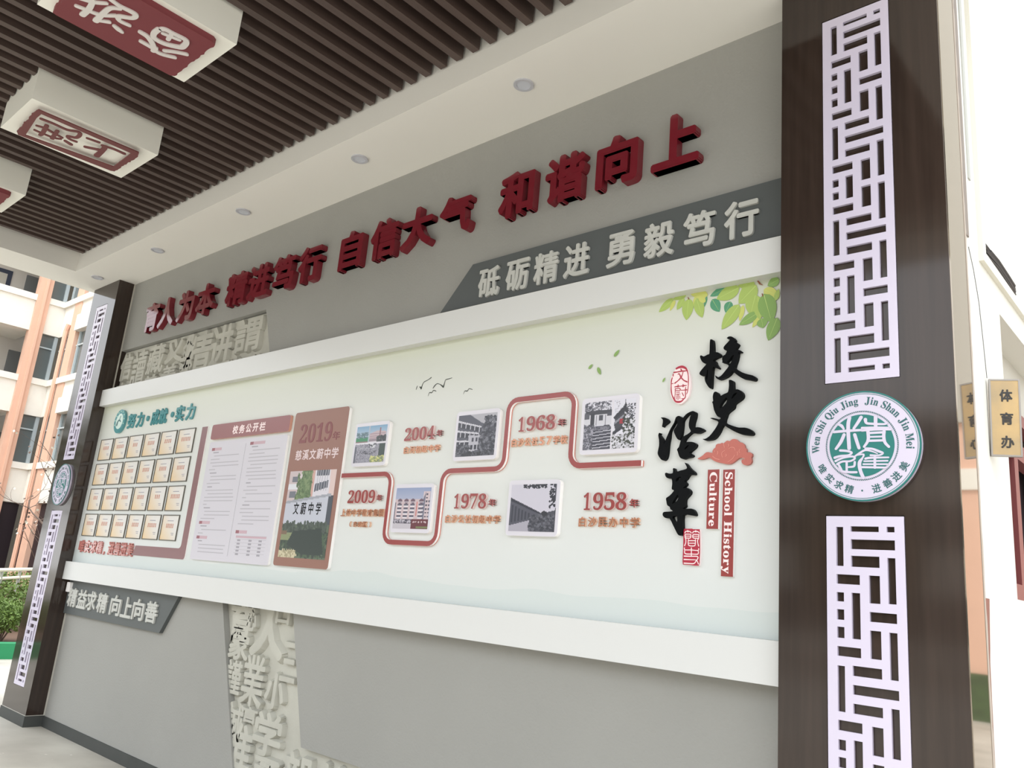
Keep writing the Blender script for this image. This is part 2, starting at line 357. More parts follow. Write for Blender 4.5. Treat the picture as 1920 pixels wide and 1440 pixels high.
D = json.loads(r'''{"xiao":[[[[-1694.8,2685.1],[-1688.4,2687.3],[-1681.8,2683.3],[-1678.1,2665.3],[-1676.2,2636.5],[-1672.7,2626.9],[-1659.9,2624.6],[-1649.1,2619.8],[-1643.0,2610.9],[-1646.6,2603.3],[-1659.2,2599.8],[-1673.9,2593.6],[-1676.9,2585.9],[-1671.8,2580.2],[-1668.4,2586.5],[-1664.0,2580.3],[-1660.5,2569.8],[-1648.5,2554.3],[-1651.5,2549.0],[-1660.0,2552.6],[-1674.0,2559.3],[-1678.1,2553.8],[-1679.7,2533.8],[-1681.0,2503.9],[-1682.1,2470.1],[-1686.2,2464.5],[-1693.8,2468.3],[-1709.4,2490.9],[-1715.3,2507.6],[-1714.7,2521.6],[-1711.8,2532.4],[-1723.6,2528.7],[-1734.4,2527.8],[-1742.2,2535.8],[-1738.2,2546.5],[-1722.5,2563.0],[-1707.8,2578.5],[-1720.9,2582.1],[-1732.1,2591.7],[-1740.3,2608.0],[-1741.6,2616.4],[-1736.3,2620.2],[-1723.0,2613.0],[-1704.7,2619.9],[-1696.2,2622.8],[-1695.5,2657.5]],[[-1704.8,2548.8],[-1701.5,2546.4],[-1702.5,2508.2],[-1706.7,2506.7],[-1708.1,2516.9],[-1705.5,2536.7]]],[[[-1614.8,2681.9],[-1606.6,2687.8],[-1594.0,2687.0],[-1581.4,2679.1],[-1575.0,2669.1],[-1575.9,2662.2],[-1579.9,2659.4],[-1567.5,2656.0],[-1559.7,2648.0],[-1562.0,2640.3],[-1572.0,2624.7],[-1561.7,2622.9],[-1551.4,2619.0],[-1545.6,2612.2],[-1551.2,2610.0],[-1559.4,2610.1],[-1560.2,2597.3],[-1565.8,2572.2],[-1574.5,2545.6],[-1562.0,2534.3],[-1541.4,2520.2],[-1515.1,2508.5],[-1493.1,2501.2],[-1481.2,2493.1],[-1478.1,2485.1],[-1481.0,2478.7],[-1490.8,2478.2],[-1510.7,2484.7],[-1534.9,2491.2],[-1557.4,2506.3],[-1576.1,2522.1],[-1585.5,2530.1],[-1596.5,2517.5],[-1610.8,2508.2],[-1627.2,2502.1],[-1646.0,2499.2],[-1660.9,2507.7],[-1665.5,2520.2],[-1658.9,2511.5],[-1648.4,2510.4],[-1633.9,2518.7],[-1615.6,2538.5],[-1602.5,2554.9],[-1612.1,2564.0],[-1624.8,2571.5],[-1635.3,2575.2],[-1632.3,2578.4],[-1634.6,2588.7],[-1632.8,2600.5],[-1625.6,2606.7],[-1620.4,2608.0],[-1612.4,2623.0],[-1611.4,2626.9],[-1622.0,2629.3],[-1628.4,2636.2],[-1626.6,2646.1],[-1614.3,2658.5],[-1602.0,2669.9],[-1600.0,2674.7],[-1608.5,2678.9]],[[-1578.7,2601.6],[-1590.0,2597.1],[-1600.1,2584.4],[-1611.2,2572.8],[-1596.5,2565.1],[-1589.6,2577.1]]]],"shi":[[[[-1600.7,2490.9],[-1594.0,2492.7],[-1585.1,2489.2],[-1579.3,2480.1],[-1576.9,2447.1],[-1563.2,2448.5],[-1550.0,2443.4],[-1537.8,2431.8],[-1533.9,2418.9],[-1538.4,2406.8],[-1551.3,2397.5],[-1568.6,2387.6],[-1573.3,2380.7],[-1574.8,2370.3],[-1585.6,2360.8],[-1603.0,2348.6],[-1609.3,2333.4],[-1615.4,2309.9],[-1597.4,2299.3],[-1570.9,2288.2],[-1549.1,2281.6],[-1525.4,2280.0],[-1504.0,2273.5],[-1491.2,2263.6],[-1486.4,2253.2],[-1493.0,2246.5],[-1514.2,2247.8],[-1544.3,2254.7],[-1574.9,2268.9],[-1601.5,2285.0],[-1623.5,2296.9],[-1636.7,2272.7],[-1651.8,2250.8],[-1667.2,2239.2],[-1685.2,2236.0],[-1705.7,2236.1],[-1717.3,2243.0],[-1705.9,2242.4],[-1685.7,2252.7],[-1665.9,2274.6],[-1652.9,2292.6],[-1644.4,2310.9],[-1655.9,2320.1],[-1671.9,2326.5],[-1684.6,2331.6],[-1672.1,2332.2],[-1653.8,2327.3],[-1641.4,2323.2],[-1634.7,2326.9],[-1638.2,2332.4],[-1647.3,2335.2],[-1654.3,2343.1],[-1666.2,2365.2],[-1672.7,2393.4],[-1676.8,2402.2],[-1671.9,2407.2],[-1674.3,2425.5],[-1670.6,2442.3],[-1662.8,2447.4],[-1652.4,2442.7],[-1647.6,2433.7],[-1645.1,2422.9],[-1622.8,2432.5],[-1605.0,2438.2],[-1600.9,2450.5],[-1599.1,2469.4]],[[-1612.4,2416.7],[-1606.6,2407.7],[-1612.8,2390.3],[-1635.9,2371.2],[-1639.9,2377.8],[-1633.1,2394.2]],[[-1559.6,2433.4],[-1571.7,2431.9],[-1581.4,2423.3],[-1586.6,2409.1],[-1580.1,2411.6],[-1569.3,2422.2]]]],"yan":[[[[-1929.2,2352.3],[-1915.4,2352.2],[-1900.5,2347.4],[-1890.7,2337.4],[-1891.0,2329.9],[-1903.5,2321.5],[-1913.7,2314.8],[-1918.7,2308.6],[-1921.0,2313.4],[-1918.4,2326.3],[-1918.0,2339.3],[-1922.5,2346.2]]],[[[-1934.3,2282.6],[-1929.3,2280.4],[-1934.0,2277.0],[-1924.0,2265.2],[-1915.0,2253.6],[-1907.4,2233.8],[-1905.7,2231.9],[-1898.3,2252.7],[-1887.0,2277.8],[-1875.6,2301.1],[-1860.0,2324.1],[-1851.8,2348.4],[-1835.6,2353.3],[-1826.2,2347.5],[-1819.4,2340.5],[-1804.2,2355.9],[-1788.4,2364.8],[-1769.5,2370.1],[-1757.4,2365.1],[-1753.8,2358.4],[-1755.5,2340.4],[-1762.6,2315.5],[-1762.8,2293.7],[-1752.0,2295.7],[-1738.2,2295.7],[-1722.4,2291.1],[-1711.4,2281.1],[-1721.9,2274.9],[-1737.4,2269.6],[-1755.1,2270.7],[-1771.1,2273.5],[-1790.5,2259.3],[-1803.9,2243.8],[-1806.4,2229.4],[-1789.5,2233.9],[-1767.6,2232.8],[-1753.6,2227.5],[-1747.4,2219.2],[-1752.9,2207.0],[-1766.3,2196.9],[-1779.8,2185.9],[-1767.7,2180.0],[-1761.9,2172.6],[-1769.2,2166.7],[-1792.9,2163.2],[-1806.7,2159.3],[-1820.9,2163.5],[-1829.4,2174.6],[-1836.2,2192.9],[-1840.3,2203.1],[-1831.0,2214.4],[-1823.9,2239.4],[-1814.5,2257.0],[-1790.8,2268.3],[-1775.3,2280.1],[-1783.8,2295.1],[-1786.6,2315.3],[-1781.5,2342.3],[-1775.2,2361.0],[-1788.2,2359.3],[-1803.8,2345.8],[-1815.3,2330.1],[-1817.1,2311.9],[-1819.5,2281.0],[-1824.4,2252.2],[-1830.2,2245.2],[-1840.5,2249.4],[-1853.7,2270.3],[-1860.6,2289.1],[-1850.9,2303.2],[-1844.3,2315.6],[-1843.6,2322.9],[-1849.2,2334.4],[-1867.5,2306.1],[-1879.0,2284.7],[-1880.9,2257.2],[-1885.1,2235.4],[-1886.9,2206.2],[-1889.8,2179.0],[-1896.3,2162.8],[-1908.4,2156.9],[-1921.2,2163.8],[-1934.6,2180.9],[-1937.9,2195.7],[-1932.5,2223.1],[-1933.8,2250.9],[-1939.0,2271.7]],[[-1783.0,2220.1],[-1788.9,2217.7],[-1800.6,2209.3],[-1803.4,2203.1],[-1798.3,2201.1],[-1788.7,2210.5]]]],"ge":[[[[-1801.2,2143.5],[-1790.1,2137.5],[-1778.8,2123.8],[-1764.9,2111.3],[-1752.5,2101.4],[-1748.7,2090.5],[-1761.5,2089.6],[-1776.2,2090.0],[-1787.7,2073.5],[-1798.1,2062.9],[-1789.1,2054.3],[-1789.3,2045.9],[-1797.1,2038.9],[-1803.6,2030.6],[-1788.9,2034.7],[-1775.2,2027.8],[-1768.2,2018.2],[-1770.5,2006.3],[-1784.6,1992.2],[-1791.0,1982.8],[-1791.7,1966.2],[-1789.2,1956.7],[-1793.7,1949.6],[-1802.9,1944.9],[-1782.8,1943.7],[-1761.6,1944.9],[-1748.1,1937.9],[-1739.2,1921.6],[-1742.1,1914.6],[-1755.3,1915.7],[-1776.5,1919.0],[-1799.9,1917.0],[-1799.3,1874.3],[-1798.9,1841.6],[-1805.1,1832.1],[-1813.1,1830.8],[-1824.2,1838.7],[-1847.4,1875.9],[-1865.0,1903.0],[-1884.3,1904.0],[-1897.1,1912.3],[-1899.6,1923.1],[-1892.4,1930.4],[-1871.7,1931.6],[-1849.9,1934.1],[-1862.6,1942.4],[-1865.7,1952.0],[-1878.5,1959.2],[-1883.4,1976.1],[-1885.4,1990.6],[-1869.2,2000.1],[-1848.1,2021.6],[-1856.6,2026.6],[-1859.7,2033.9],[-1857.8,2053.2],[-1862.9,2076.5],[-1881.0,2076.9],[-1892.6,2085.7],[-1895.9,2098.1],[-1889.1,2101.6],[-1876.3,2097.6],[-1857.0,2099.0],[-1857.2,2116.6],[-1851.0,2120.8],[-1842.8,2104.0],[-1818.9,2109.4],[-1790.6,2115.8],[-1790.2,2126.6]],[[-1816.5,2082.6],[-1831.4,2079.4],[-1839.3,2072.3],[-1840.2,2060.2],[-1830.8,2064.8],[-1820.2,2074.3]],[[-1828.3,2005.8],[-1836.2,1997.4],[-1846.5,1983.1],[-1854.5,1965.2],[-1840.5,1971.1],[-1828.7,1981.8],[-1825.2,1994.9]],[[-1851.0,1909.6],[-1828.5,1910.4],[-1828.7,1882.1],[-1839.8,1890.2]]]],"cloud":[[-1743.0,2160.0],[-1731.2,2165.3],[-1717.2,2173.4],[-1704.9,2183.7],[-1692.3,2185.6],[-1673.4,2181.6],[-1673.6,2188.7],[-1667.7,2198.5],[-1660.0,2203.9],[-1657.2,2215.2],[-1649.6,2219.4],[-1637.3,2219.9],[-1629.6,2223.1],[-1621.9,2219.9],[-1611.4,2228.6],[-1603.8,2230.7],[-1594.6,2228.4],[-1585.7,2234.3],[-1576.7,2236.3],[-1564.6,2233.8],[-1555.4,2226.3],[-1549.3,2220.3],[-1541.9,2219.9],[-1531.4,2213.0],[-1526.1,2204.3],[-1525.2,2197.3],[-1517.7,2190.0],[-1517.5,2177.4],[-1504.3,2176.8],[-1494.8,2170.8],[-1493.2,2161.1],[-1497.4,2154.4],[-1495.1,2141.8],[-1498.5,2130.9],[-1507.9,2125.1],[-1521.0,2123.7],[-1532.8,2128.0],[-1539.7,2138.0],[-1537.6,2147.6],[-1525.8,2147.9],[-1528.9,2153.5],[-1540.7,2156.1],[-1552.5,2153.8],[-1564.3,2145.9],[-1577.5,2136.6],[-1592.4,2130.8],[-1610.6,2132.1],[-1630.5,2137.1],[-1650.6,2141.4],[-1669.4,2149.9],[-1682.2,2159.7],[-1693.2,2162.3],[-1704.1,2158.4],[-1719.8,2155.4],[-1737.3,2156.8]],"cloud_s":[[[-1621.8,2217.7,2.7],[-1619.4,2210.4,2.7],[-1616.9,2201.8,2.7]],[[-1599.6,2215.1,2.6],[-1597.2,2209.3,2.6],[-1600.2,2205.2,2.6]],[[-1648.8,2187.6,2.7],[-1646.3,2181.1,2.7],[-1648.4,2174.7,2.7]],[[-1663.5,2189.7,2.7],[-1661.9,2185.3,2.7]],[[-1615.0,2188.9,2.7],[-1627.0,2180.9,2.7],[-1629.1,2171.1,2.7],[-1624.2,2159.5,2.6]],[[-1596.9,2195.1,2.6],[-1584.9,2200.9,2.6],[-1572.8,2198.2,2.6],[-1567.4,2186.7,2.6]],[[-1570.7,2167.1,2.6],[-1576.5,2156.2,2.6],[-1585.3,2148.1,2.6],[-1600.2,2138.8,2.6]],[[-1547.3,2191.4,2.6],[-1550.9,2183.1,2.6],[-1547.8,2176.7,2.6]],[[-1559.0,2180.7,2.6],[-1556.6,2173.6,2.6],[-1558.7,2166.6,2.6]],[[-1610.1,2173.1,2.6],[-1606.9,2167.3,2.6],[-1611.4,2163.9,2.6]],[[-1671.5,2167.1,2.7],[-1657.2,2156.6,2.7],[-1638.6,2151.6,2.7]],[[-1536.3,2154.5,2.6],[-1525.9,2151.3,2.6],[-1524.3,2145.7,2.6]]],"seal1":[[-1872.0,2566.2],[-1876.6,2554.2],[-1888.1,2541.4],[-1892.4,2519.9],[-1892.8,2490.3],[-1889.8,2462.1],[-1880.2,2438.0],[-1865.8,2419.8],[-1846.7,2409.7],[-1829.9,2409.1],[-1813.6,2419.8],[-1797.6,2436.6],[-1790.3,2463.3],[-1789.0,2495.2],[-1792.7,2529.4],[-1802.2,2559.7],[-1816.3,2578.4],[-1833.6,2587.5],[-1852.3,2587.4],[-1865.6,2578.0]],"seal1_s":[[[-1862.9,2575.3,8.2],[-1852.0,2579.5,9.8],[-1835.0,2580.6,11.4],[-1819.5,2574.2,9.7],[-1809.0,2562.1,5.7],[-1801.4,2538.0,3.2],[-1799.5,2510.1,4.0],[-1799.5,2488.7,2.4],[-1802.7,2461.5,2.9],[-1806.5,2451.1,1.9]],[[-1878.2,2551.2,4.9],[-1878.7,2541.9,4.1]],[[-1882.7,2534.5,4.1],[-1886.3,2519.3,4.6],[-1886.6,2497.5,3.6],[-1885.2,2474.1,5.2],[-1880.0,2453.4,4.1],[-1869.9,2435.5,6.5],[-1860.8,2423.2,7.3],[-1845.4,2418.8,8.8],[-1830.4,2421.3,6.4],[-1820.7,2429.6,4.0]],[[-1885.8,2506.8,3.3],[-1875.5,2507.3,2.5]],[[-1875.1,2558.7,6.6],[-1856.3,2558.9,4.9],[-1835.9,2560.5,5.7],[-1819.0,2559.3,4.9],[-1805.5,2560.1,3.2]],[[-1839.7,2570.3,4.9],[-1835.1,2561.2,5.7]],[[-1828.1,2554.9,3.6],[-1831.8,2543.0,3.6],[-1838.1,2531.2,6.5],[-1851.2,2518.7,4.1],[-1867.8,2508.0,5.7]],[[-1853.2,2547.7,4.1],[-1847.4,2550.1,4.1],[-1838.2,2532.8,5.7],[-1824.1,2517.4,4.8],[-1806.9,2507.8,6.4]],[[-1867.9,2490.2,4.1],[-1851.8,2491.7,5.7],[-1836.5,2490.9,3.2],[-1823.1,2491.8,5.6],[-1808.0,2491.1,2.4]],[[-1851.3,2499.3,3.2],[-1851.7,2488.6,4.9]],[[-1825.9,2498.3,3.2],[-1825.4,2486.7,4.5]],[[-1865.0,2481.4,3.3],[-1842.9,2481.5,3.6],[-1840.8,2472.1,3.2],[-1863.8,2472.8,3.6]],[[-1865.0,2482.9,3.3],[-1864.6,2452.0,2.4],[-1868.1,2433.8,3.6]],[[-1859.1,2463.8,2.4],[-1842.2,2463.7,2.9]],[[-1859.6,2455.4,2.9],[-1839.3,2455.0,2.9]],[[-1849.4,2453.7,3.6],[-1849.3,2430.6,2.9]],[[-1856.0,2449.7,2.4],[-1858.2,2433.0,2.4]],[[-1841.6,2448.3,2.4],[-1839.3,2433.6,2.9]],[[-1835.8,2472.3,3.2],[-1822.3,2471.0,3.2],[-1806.4,2471.0,4.8]],[[-1812.7,2483.1,3.5],[-1812.6,2459.4,4.0],[-1812.6,2438.0,4.5],[-1820.7,2431.1,4.8],[-1830.0,2433.5,2.9]],[[-1829.4,2459.4,3.5],[-1821.3,2444.9,3.5]]],"seal2":[[-1796.6,1860.5],[-1758.4,1861.4],[-1752.3,1859.3],[-1722.1,1859.8],[-1719.4,1824.1],[-1717.3,1772.4],[-1718.3,1723.5],[-1721.5,1710.0],[-1741.2,1709.1],[-1764.8,1711.2],[-1796.0,1711.1],[-1798.8,1723.9],[-1798.6,1756.5],[-1798.3,1789.3],[-1798.9,1822.1],[-1799.2,1851.2]],"seal2_s":[[[-1791.4,1842.8,3.5],[-1788.6,1848.1,3.9],[-1778.9,1850.3,3.9],[-1766.8,1848.5,3.9],[-1760.7,1843.4,3.5]],[[-1778.2,1852.9,3.9],[-1777.3,1847.0,3.9]],[[-1754.7,1843.5,3.5],[-1750.5,1848.8,3.9],[-1740.2,1850.3,3.9],[-1729.8,1849.2,3.9],[-1723.8,1844.1,3.5]],[[-1740.3,1853.6,3.9],[-1740.1,1847.7,3.9]],[[-1789.1,1822.4,3.5],[-1790.0,1835.5,3.5],[-1784.4,1837.6,3.5],[-1764.9,1837.4,3.5],[-1762.5,1832.2,3.5],[-1763.0,1824.3,3.5],[-1768.8,1821.6,3.5],[-1785.3,1821.8,3.5]],[[-1787.9,1829.6,2.8],[-1764.7,1829.8,2.8]],[[-1725.0,1837.0,3.5],[-1745.7,1837.8,3.5],[-1753.0,1835.0,3.5],[-1753.4,1825.9,3.5],[-1747.3,1822.1,3.5],[-1726.0,1822.0,3.5]],[[-1751.3,1829.8,2.8],[-1724.8,1829.8,2.8]],[[-1725.3,1838.2,3.5],[-1725.9,1821.3,3.4],[-1730.1,1814.7,3.5],[-1729.0,1803.1,3.4],[-1724.9,1790.2,4.1]],[[-1788.4,1823.7,3.5],[-1785.7,1813.3,3.5],[-1786.0,1801.4,3.5],[-1790.8,1789.5,4.2]],[[-1773.9,1816.2,3.5],[-1773.9,1797.8,3.5],[-1767.7,1790.2,3.9],[-1745.5,1790.2,3.9],[-1740.6,1797.5,3.5],[-1740.5,1817.0,3.5]],[[-1772.2,1811.0,3.5],[-1741.8,1811.8,3.5]],[[-1771.8,1800.5,3.1],[-1742.2,1801.1,3.0]],[[-1791.2,1780.3,3.5],[-1788.7,1772.5,3.5],[-1758.2,1772.9,3.5],[-1727.2,1772.0,3.4],[-1724.6,1779.9,3.4]],[[-1789.1,1772.5,3.5],[-1789.7,1760.8,3.5],[-1782.8,1755.8,4.2],[-1757.6,1756.1,3.5],[-1729.6,1756.5,3.8],[-1724.7,1763.1,3.4],[-1727.2,1772.0,3.4]],[[-1758.5,1781.4,3.9],[-1757.5,1746.4,3.5]],[[-1790.7,1746.4,4.9],[-1758.7,1747.0,4.1],[-1730.8,1747.4,3.8],[-1726.2,1741.2,3.8],[-1733.1,1730.6,3.8],[-1744.4,1717.9,4.1],[-1765.0,1717.0,4.1],[-1790.3,1717.2,4.9]],[[-1790.9,1732.7,4.9],[-1758.2,1732.8,3.4],[-1733.2,1731.9,3.0],[-1723.9,1716.9,3.8]]],"b1":[[[-3649.6,2656.3,4.1],[-3646.6,2667.1,6.0],[-3641.8,2676.7,5.4]],[[-3621.3,2670.2,4.1],[-3605.7,2663.1,13.5],[-3605.1,2659.7,13.4]],[[-3602.8,2665.0,6.7],[-3594.0,2688.6,4.8],[-3582.9,2698.5,4.8]],[[-3581.3,2698.4,4.8],[-3549.4,2707.2,4.8],[-3526.0,2718.0,6.6]]],"b2":[[[-3499.5,2650.3,5.3],[-3489.0,2662.3,7.4],[-3470.7,2673.6,4.7],[-3446.9,2669.0,3.6],[-3426.9,2658.2,7.8],[-3411.8,2649.1,11.6]],[[-3410.8,2652.2,10.3],[-3404.9,2673.3,5.7],[-3398.4,2690.0,5.2],[-3374.7,2692.9,5.1],[-3346.7,2696.3,3.6]]],"b3":[[[-3534.6,2606.5,2.6],[-3526.7,2625.5,4.8],[-3506.1,2623.5,5.8],[-3497.0,2634.7,5.3],[-3484.6,2634.6,4.7],[-3469.8,2628.8,3.7]]],"b4":[[[-3238.8,2589.6,2.5],[-3229.7,2606.6,4.5],[-3209.4,2604.6,5.9],[-3196.8,2617.0,4.4],[-3170.1,2609.1,3.4]]],"leaves":[[-1636.6,2924.4,-1712.2,2899.6,28.5,3],[-1700.7,2883.4,-1662.6,2817.2,39.6,3],[-1610.1,2856.8,-1633.8,2808.9,35.1,3],[-1727.1,2902.3,-1738.5,2852.9,10.9,3],[-1833.6,2927.1,-1903.4,2919.6,22.5,0],[-1899.6,2922.6,-1976.8,2867.9,34.3,0],[-1891.4,2913.8,-1916.7,2863.4,17.1,1],[-1844.8,2916.4,-1879.4,2862.5,28.2,0],[-1787.2,2909.6,-1785.3,2855.6,16.6,1],[-1819.5,2908.2,-1827.0,2803.5,48.5,0],[-1779.3,2901.0,-1746.2,2803.0,40.6,0],[-1721.7,2906.7,-1810.6,2928.3,32.7,1],[-1733.6,2875.1,-1772.1,2910.5,21.8,1],[-1496.7,2918.5,-1576.3,2923.5,34.2,0],[-1569.1,2915.2,-1678.8,2879.5,55.8,0],[-1550.1,2829.1,-1564.3,2756.6,20.6,1],[-1489.8,2910.4,-1571.1,2839.6,68.2,0],[-1567.6,2835.5,-1649.7,2732.2,51.9,0],[-1492.6,2866.6,-1515.0,2779.0,61.2,0],[-1471.1,2768.5,-1505.7,2718.8,20.1,1],[-1478.0,2783.0,-1567.5,2740.1,36.9,2],[-1464.3,2754.0,-1457.1,2709.7,40.0,2],[-1482.3,2857.9,-1470.9,2748.4,40.6,0],[-1386.6,2917.4,-1439.2,2897.3,36.5,2],[-1455.7,2883.5,-1389.4,2841.1,37.1,1],[-1402.3,2823.4,-1389.6,2874.4,19.8,0],[-1455.5,2863.2,-1417.9,2726.8,67.2,2],[-1393.6,2745.9,-1433.5,2650.4,48.9,2],[-2366.5,2635.1,-2342.1,2656.9,12.0,2],[-2311.6,2636.9,-2289.4,2596.4,14.8,2],[-2216.5,2679.4,-2187.5,2710.7,14.5,2],[-1938.3,2522.0,-1925.2,2543.3,8.0,2]],"twig":[[[-1486.4,2933.5,6.1],[-1472.6,2912.0,6.8]],[[-1472.6,2912.0,5.4],[-1460.8,2904.6,2.7]],[[-1462.0,2864.2,4.7],[-1459.2,2853.5,4.7]],[[-1821.2,2912.0,4.5],[-1817.9,2904.2,4.5]]],"badge":[[[-38.9,104.2,12.5],[-43.8,82.3,13.1],[-44.3,47.4,13.0],[-42.0,-9.3,12.9]],[[-96.7,54.5,9.5],[-50.3,55.7,10.0],[1.2,55.6,8.6]],[[2.0,102.7,12.3],[-10.3,83.1,11.1],[-24.3,63.5,9.3]],[[-79.3,81.6,7.9],[-68.5,76.0,11.0],[-60.9,64.4,7.8]],[[-59.6,42.0,11.9],[-72.3,14.3,11.9],[-89.5,-8.6,9.4]],[[-21.6,39.7,11.7],[-14.5,14.2,11.6],[-7.4,-9.5,11.0]],[[52.5,100.5,12.7],[51.9,72.4,12.1],[53.1,59.9,12.0]],[[16.8,93.7,12.2],[19.6,81.0,9.2],[34.3,76.8,8.5],[81.0,72.0,7.5],[92.6,75.8,3.0]],[[4.3,63.2,8.0],[48.7,61.8,7.8],[95.1,58.7,6.5]],[[4.2,53.8,8.6],[48.6,54.7,8.4],[103.5,52.0,8.3]],[[24.9,49.3,11.5],[25.9,24.4,11.5],[21.2,9.2,9.7],[10.5,-5.8,8.5]],[[80.4,45.8,11.3],[78.5,27.5,11.3],[82.3,5.8,10.1],[94.8,-10.0,8.8]],[[27.7,42.9,8.5],[80.3,42.7,8.3]],[[27.5,29.0,6.7],[78.5,27.5,6.5]],[[27.2,15.0,8.5],[78.2,13.7,8.3]],[[-74.2,-15.6,8.7],[-51.2,-18.3,8.6],[-33.2,-25.4,7.7],[-45.4,-34.2,6.8],[-72.9,-36.1,8.1],[-94.5,-41.5,9.4]],[[-91.5,-54.2,8.7],[-63.8,-42.8,7.4],[-30.4,-39.5,7.3],[-23.0,-47.6,7.3],[-39.6,-56.2,6.7],[-67.0,-56.7,7.4],[-85.5,-65.4,8.7]],[[-79.4,-70.3,8.1],[-73.4,-83.0,9.3],[-67.4,-92.5,8.6],[-40.2,-96.5,8.5],[-17.8,-97.1,7.9]],[[-51.8,-60.4,8.0],[-52.2,-93.0,8.0]],[[-23.2,-60.0,7.9],[-26.4,-75.3,7.9],[-46.0,-77.7,6.1]],[[14.9,-12.2,7.3],[38.3,-14.9,7.8],[61.4,-25.2,8.9],[74.2,-31.8,7.1],[61.1,-38.9,5.9],[32.0,-37.6,6.6]],[[-21.3,-38.4,6.1],[-3.2,-26.8,7.3],[14.8,-18.3,7.2],[38.2,-24.1,5.4],[55.4,-32.5,3.6]],[[2.4,-48.6,7.9],[-6.8,-63.7,12.7],[-4.3,-91.4,12.0],[5.6,-117.6,12.0]],[[14.2,-49.1,7.8],[31.9,-46.8,7.8],[92.4,-47.8,5.9]],[[9.6,-58.1,6.0],[89.3,-59.7,5.9]],[[6.4,-68.8,6.0],[89.0,-71.8,5.8]],[[1.8,-79.3,7.8],[83.0,-83.6,7.0]],[[46.5,-44.3,8.9],[45.7,-82.3,8.9]],[[-15.3,-35.5,4.3],[8.6,-33.5,6.0],[2.4,-48.6,6.0]]],"box1":[[[-4015.0,-1857.5,26.2],[-4019.9,-1816.5,30.0],[-4045.9,-1783.1,30.4],[-4076.0,-1758.2,27.2]],[[-4089.5,-1820.2,25.1],[-4091.0,-1762.1,27.3],[-4105.0,-1711.6,25.9],[-4070.3,-1646.5,24.2]],[[-4113.4,-1744.4,27.5],[-4078.0,-1746.4,25.5]],[[-4060.2,-1707.3,22.0],[-4018.5,-1664.8,23.8],[-3987.7,-1620.4,23.9]],[[-3912.6,-1810.3,29.3],[-3965.5,-1810.0,29.7],[-4000.5,-1790.1,30.1],[-4001.7,-1739.1,30.5],[-3967.8,-1682.6,32.4],[-3943.2,-1665.4,32.4],[-3887.1,-1671.8,30.2],[-3872.6,-1693.8,26.4],[-3877.8,-1741.9,24.3],[-3882.0,-1786.2,27.5],[-3896.4,-1802.6,25.8]],[[-3923.4,-1780.4,22.6],[-3901.2,-1704.9,22.9]],[[-3884.5,-1752.9,20.8],[-3949.4,-1741.3,23.0]],[[-4089.4,-2146.3,21.4],[-4075.5,-2103.7,23.2],[-4056.4,-2046.2,23.5],[-3993.3,-1993.0,21.8]],[[-4133.2,-2100.7,30.3],[-4055.3,-2098.7,28.1],[-3975.4,-2111.0,25.9]],[[-4123.0,-2039.2,30.7],[-4022.8,-2040.2,26.7],[-3957.1,-2034.5,24.6],[-3921.8,-2003.5,21.3]],[[-4017.8,-2164.1,19.3],[-3985.7,-2106.9,22.7],[-3938.5,-2061.8,19.5]],[[-4108.9,-2031.6,20.5],[-4074.3,-1992.4,22.2]],[[-3891.1,-2062.1,24.1],[-3901.5,-2012.3,24.5],[-3895.3,-1955.4,28.1],[-3903.5,-1931.6,28.3],[-3941.8,-1934.9,23.5],[-3984.9,-1979.9,28.5],[-4016.0,-1963.3,25.5],[-4011.9,-1917.6,22.3]],[[-4083.2,-1961.8,22.4],[-4092.6,-1937.3,29.6],[-4099.7,-1917.2,21.0]]],"box1_panel":[[-4081.8,-2187.1],[-4234.5,-2178.8],[-4262.4,-2162.4],[-4226.2,-1584.9],[-4202.8,-1561.5],[-4118.7,-1561.2],[-3797.4,-1570.0],[-3768.3,-1582.1],[-3767.0,-1638.7],[-3770.8,-1964.7]],"box2":[[[-5565.2,-1834.9,17.0],[-5550.4,-1787.9,17.1],[-5567.4,-1733.2,19.8],[-5580.7,-1674.8,17.6]],[[-5638.9,-1822.3,17.3],[-5640.2,-1781.4,17.4],[-5633.8,-1709.7,17.7],[-5607.9,-1673.2,15.2]],[[-5505.7,-1795.3,26.6],[-5632.1,-1776.0,27.4],[-5677.1,-1777.0,22.6]],[[-5515.4,-1727.2,24.6],[-5651.6,-1711.8,27.8]],[[-5446.9,-1847.3,23.7],[-5439.1,-1778.6,21.6],[-5441.2,-1696.8,22.0],[-5404.8,-1644.5,24.5],[-5425.1,-1620.1,27.2],[-5495.4,-1618.5,22.5],[-5525.3,-1657.5,25.0],[-5554.8,-1638.3,17.7],[-5551.9,-1597.2,20.3]],[[-5608.0,-1643.9,22.9],[-5623.2,-1604.4,28.3]],[[-5435.9,-1569.6,20.0],[-5422.5,-1502.3,22.8]],[[-5570.7,-1530.0,25.8],[-5519.2,-1445.8,28.6]],[[-5464.2,-1446.3,33.5],[-5538.4,-1438.0,34.0],[-5626.6,-1433.5,39.9]],[[-5444.5,-1467.4,25.6],[-5425.6,-1405.0,23.2],[-5425.4,-1333.7,26.1]]],"box2_ring":[[[-5340.1,-1899.1],[-5315.7,-1282.7],[-5375.8,-1260.2],[-5744.5,-1261.8],[-5760.4,-1283.1],[-5802.6,-1869.5],[-5761.8,-1890.4],[-5414.0,-1905.1]],[[-5376.6,-1871.2],[-5370.4,-1308.1],[-5684.8,-1296.2],[-5767.2,-1836.5],[-5456.4,-1871.5]]]}''')
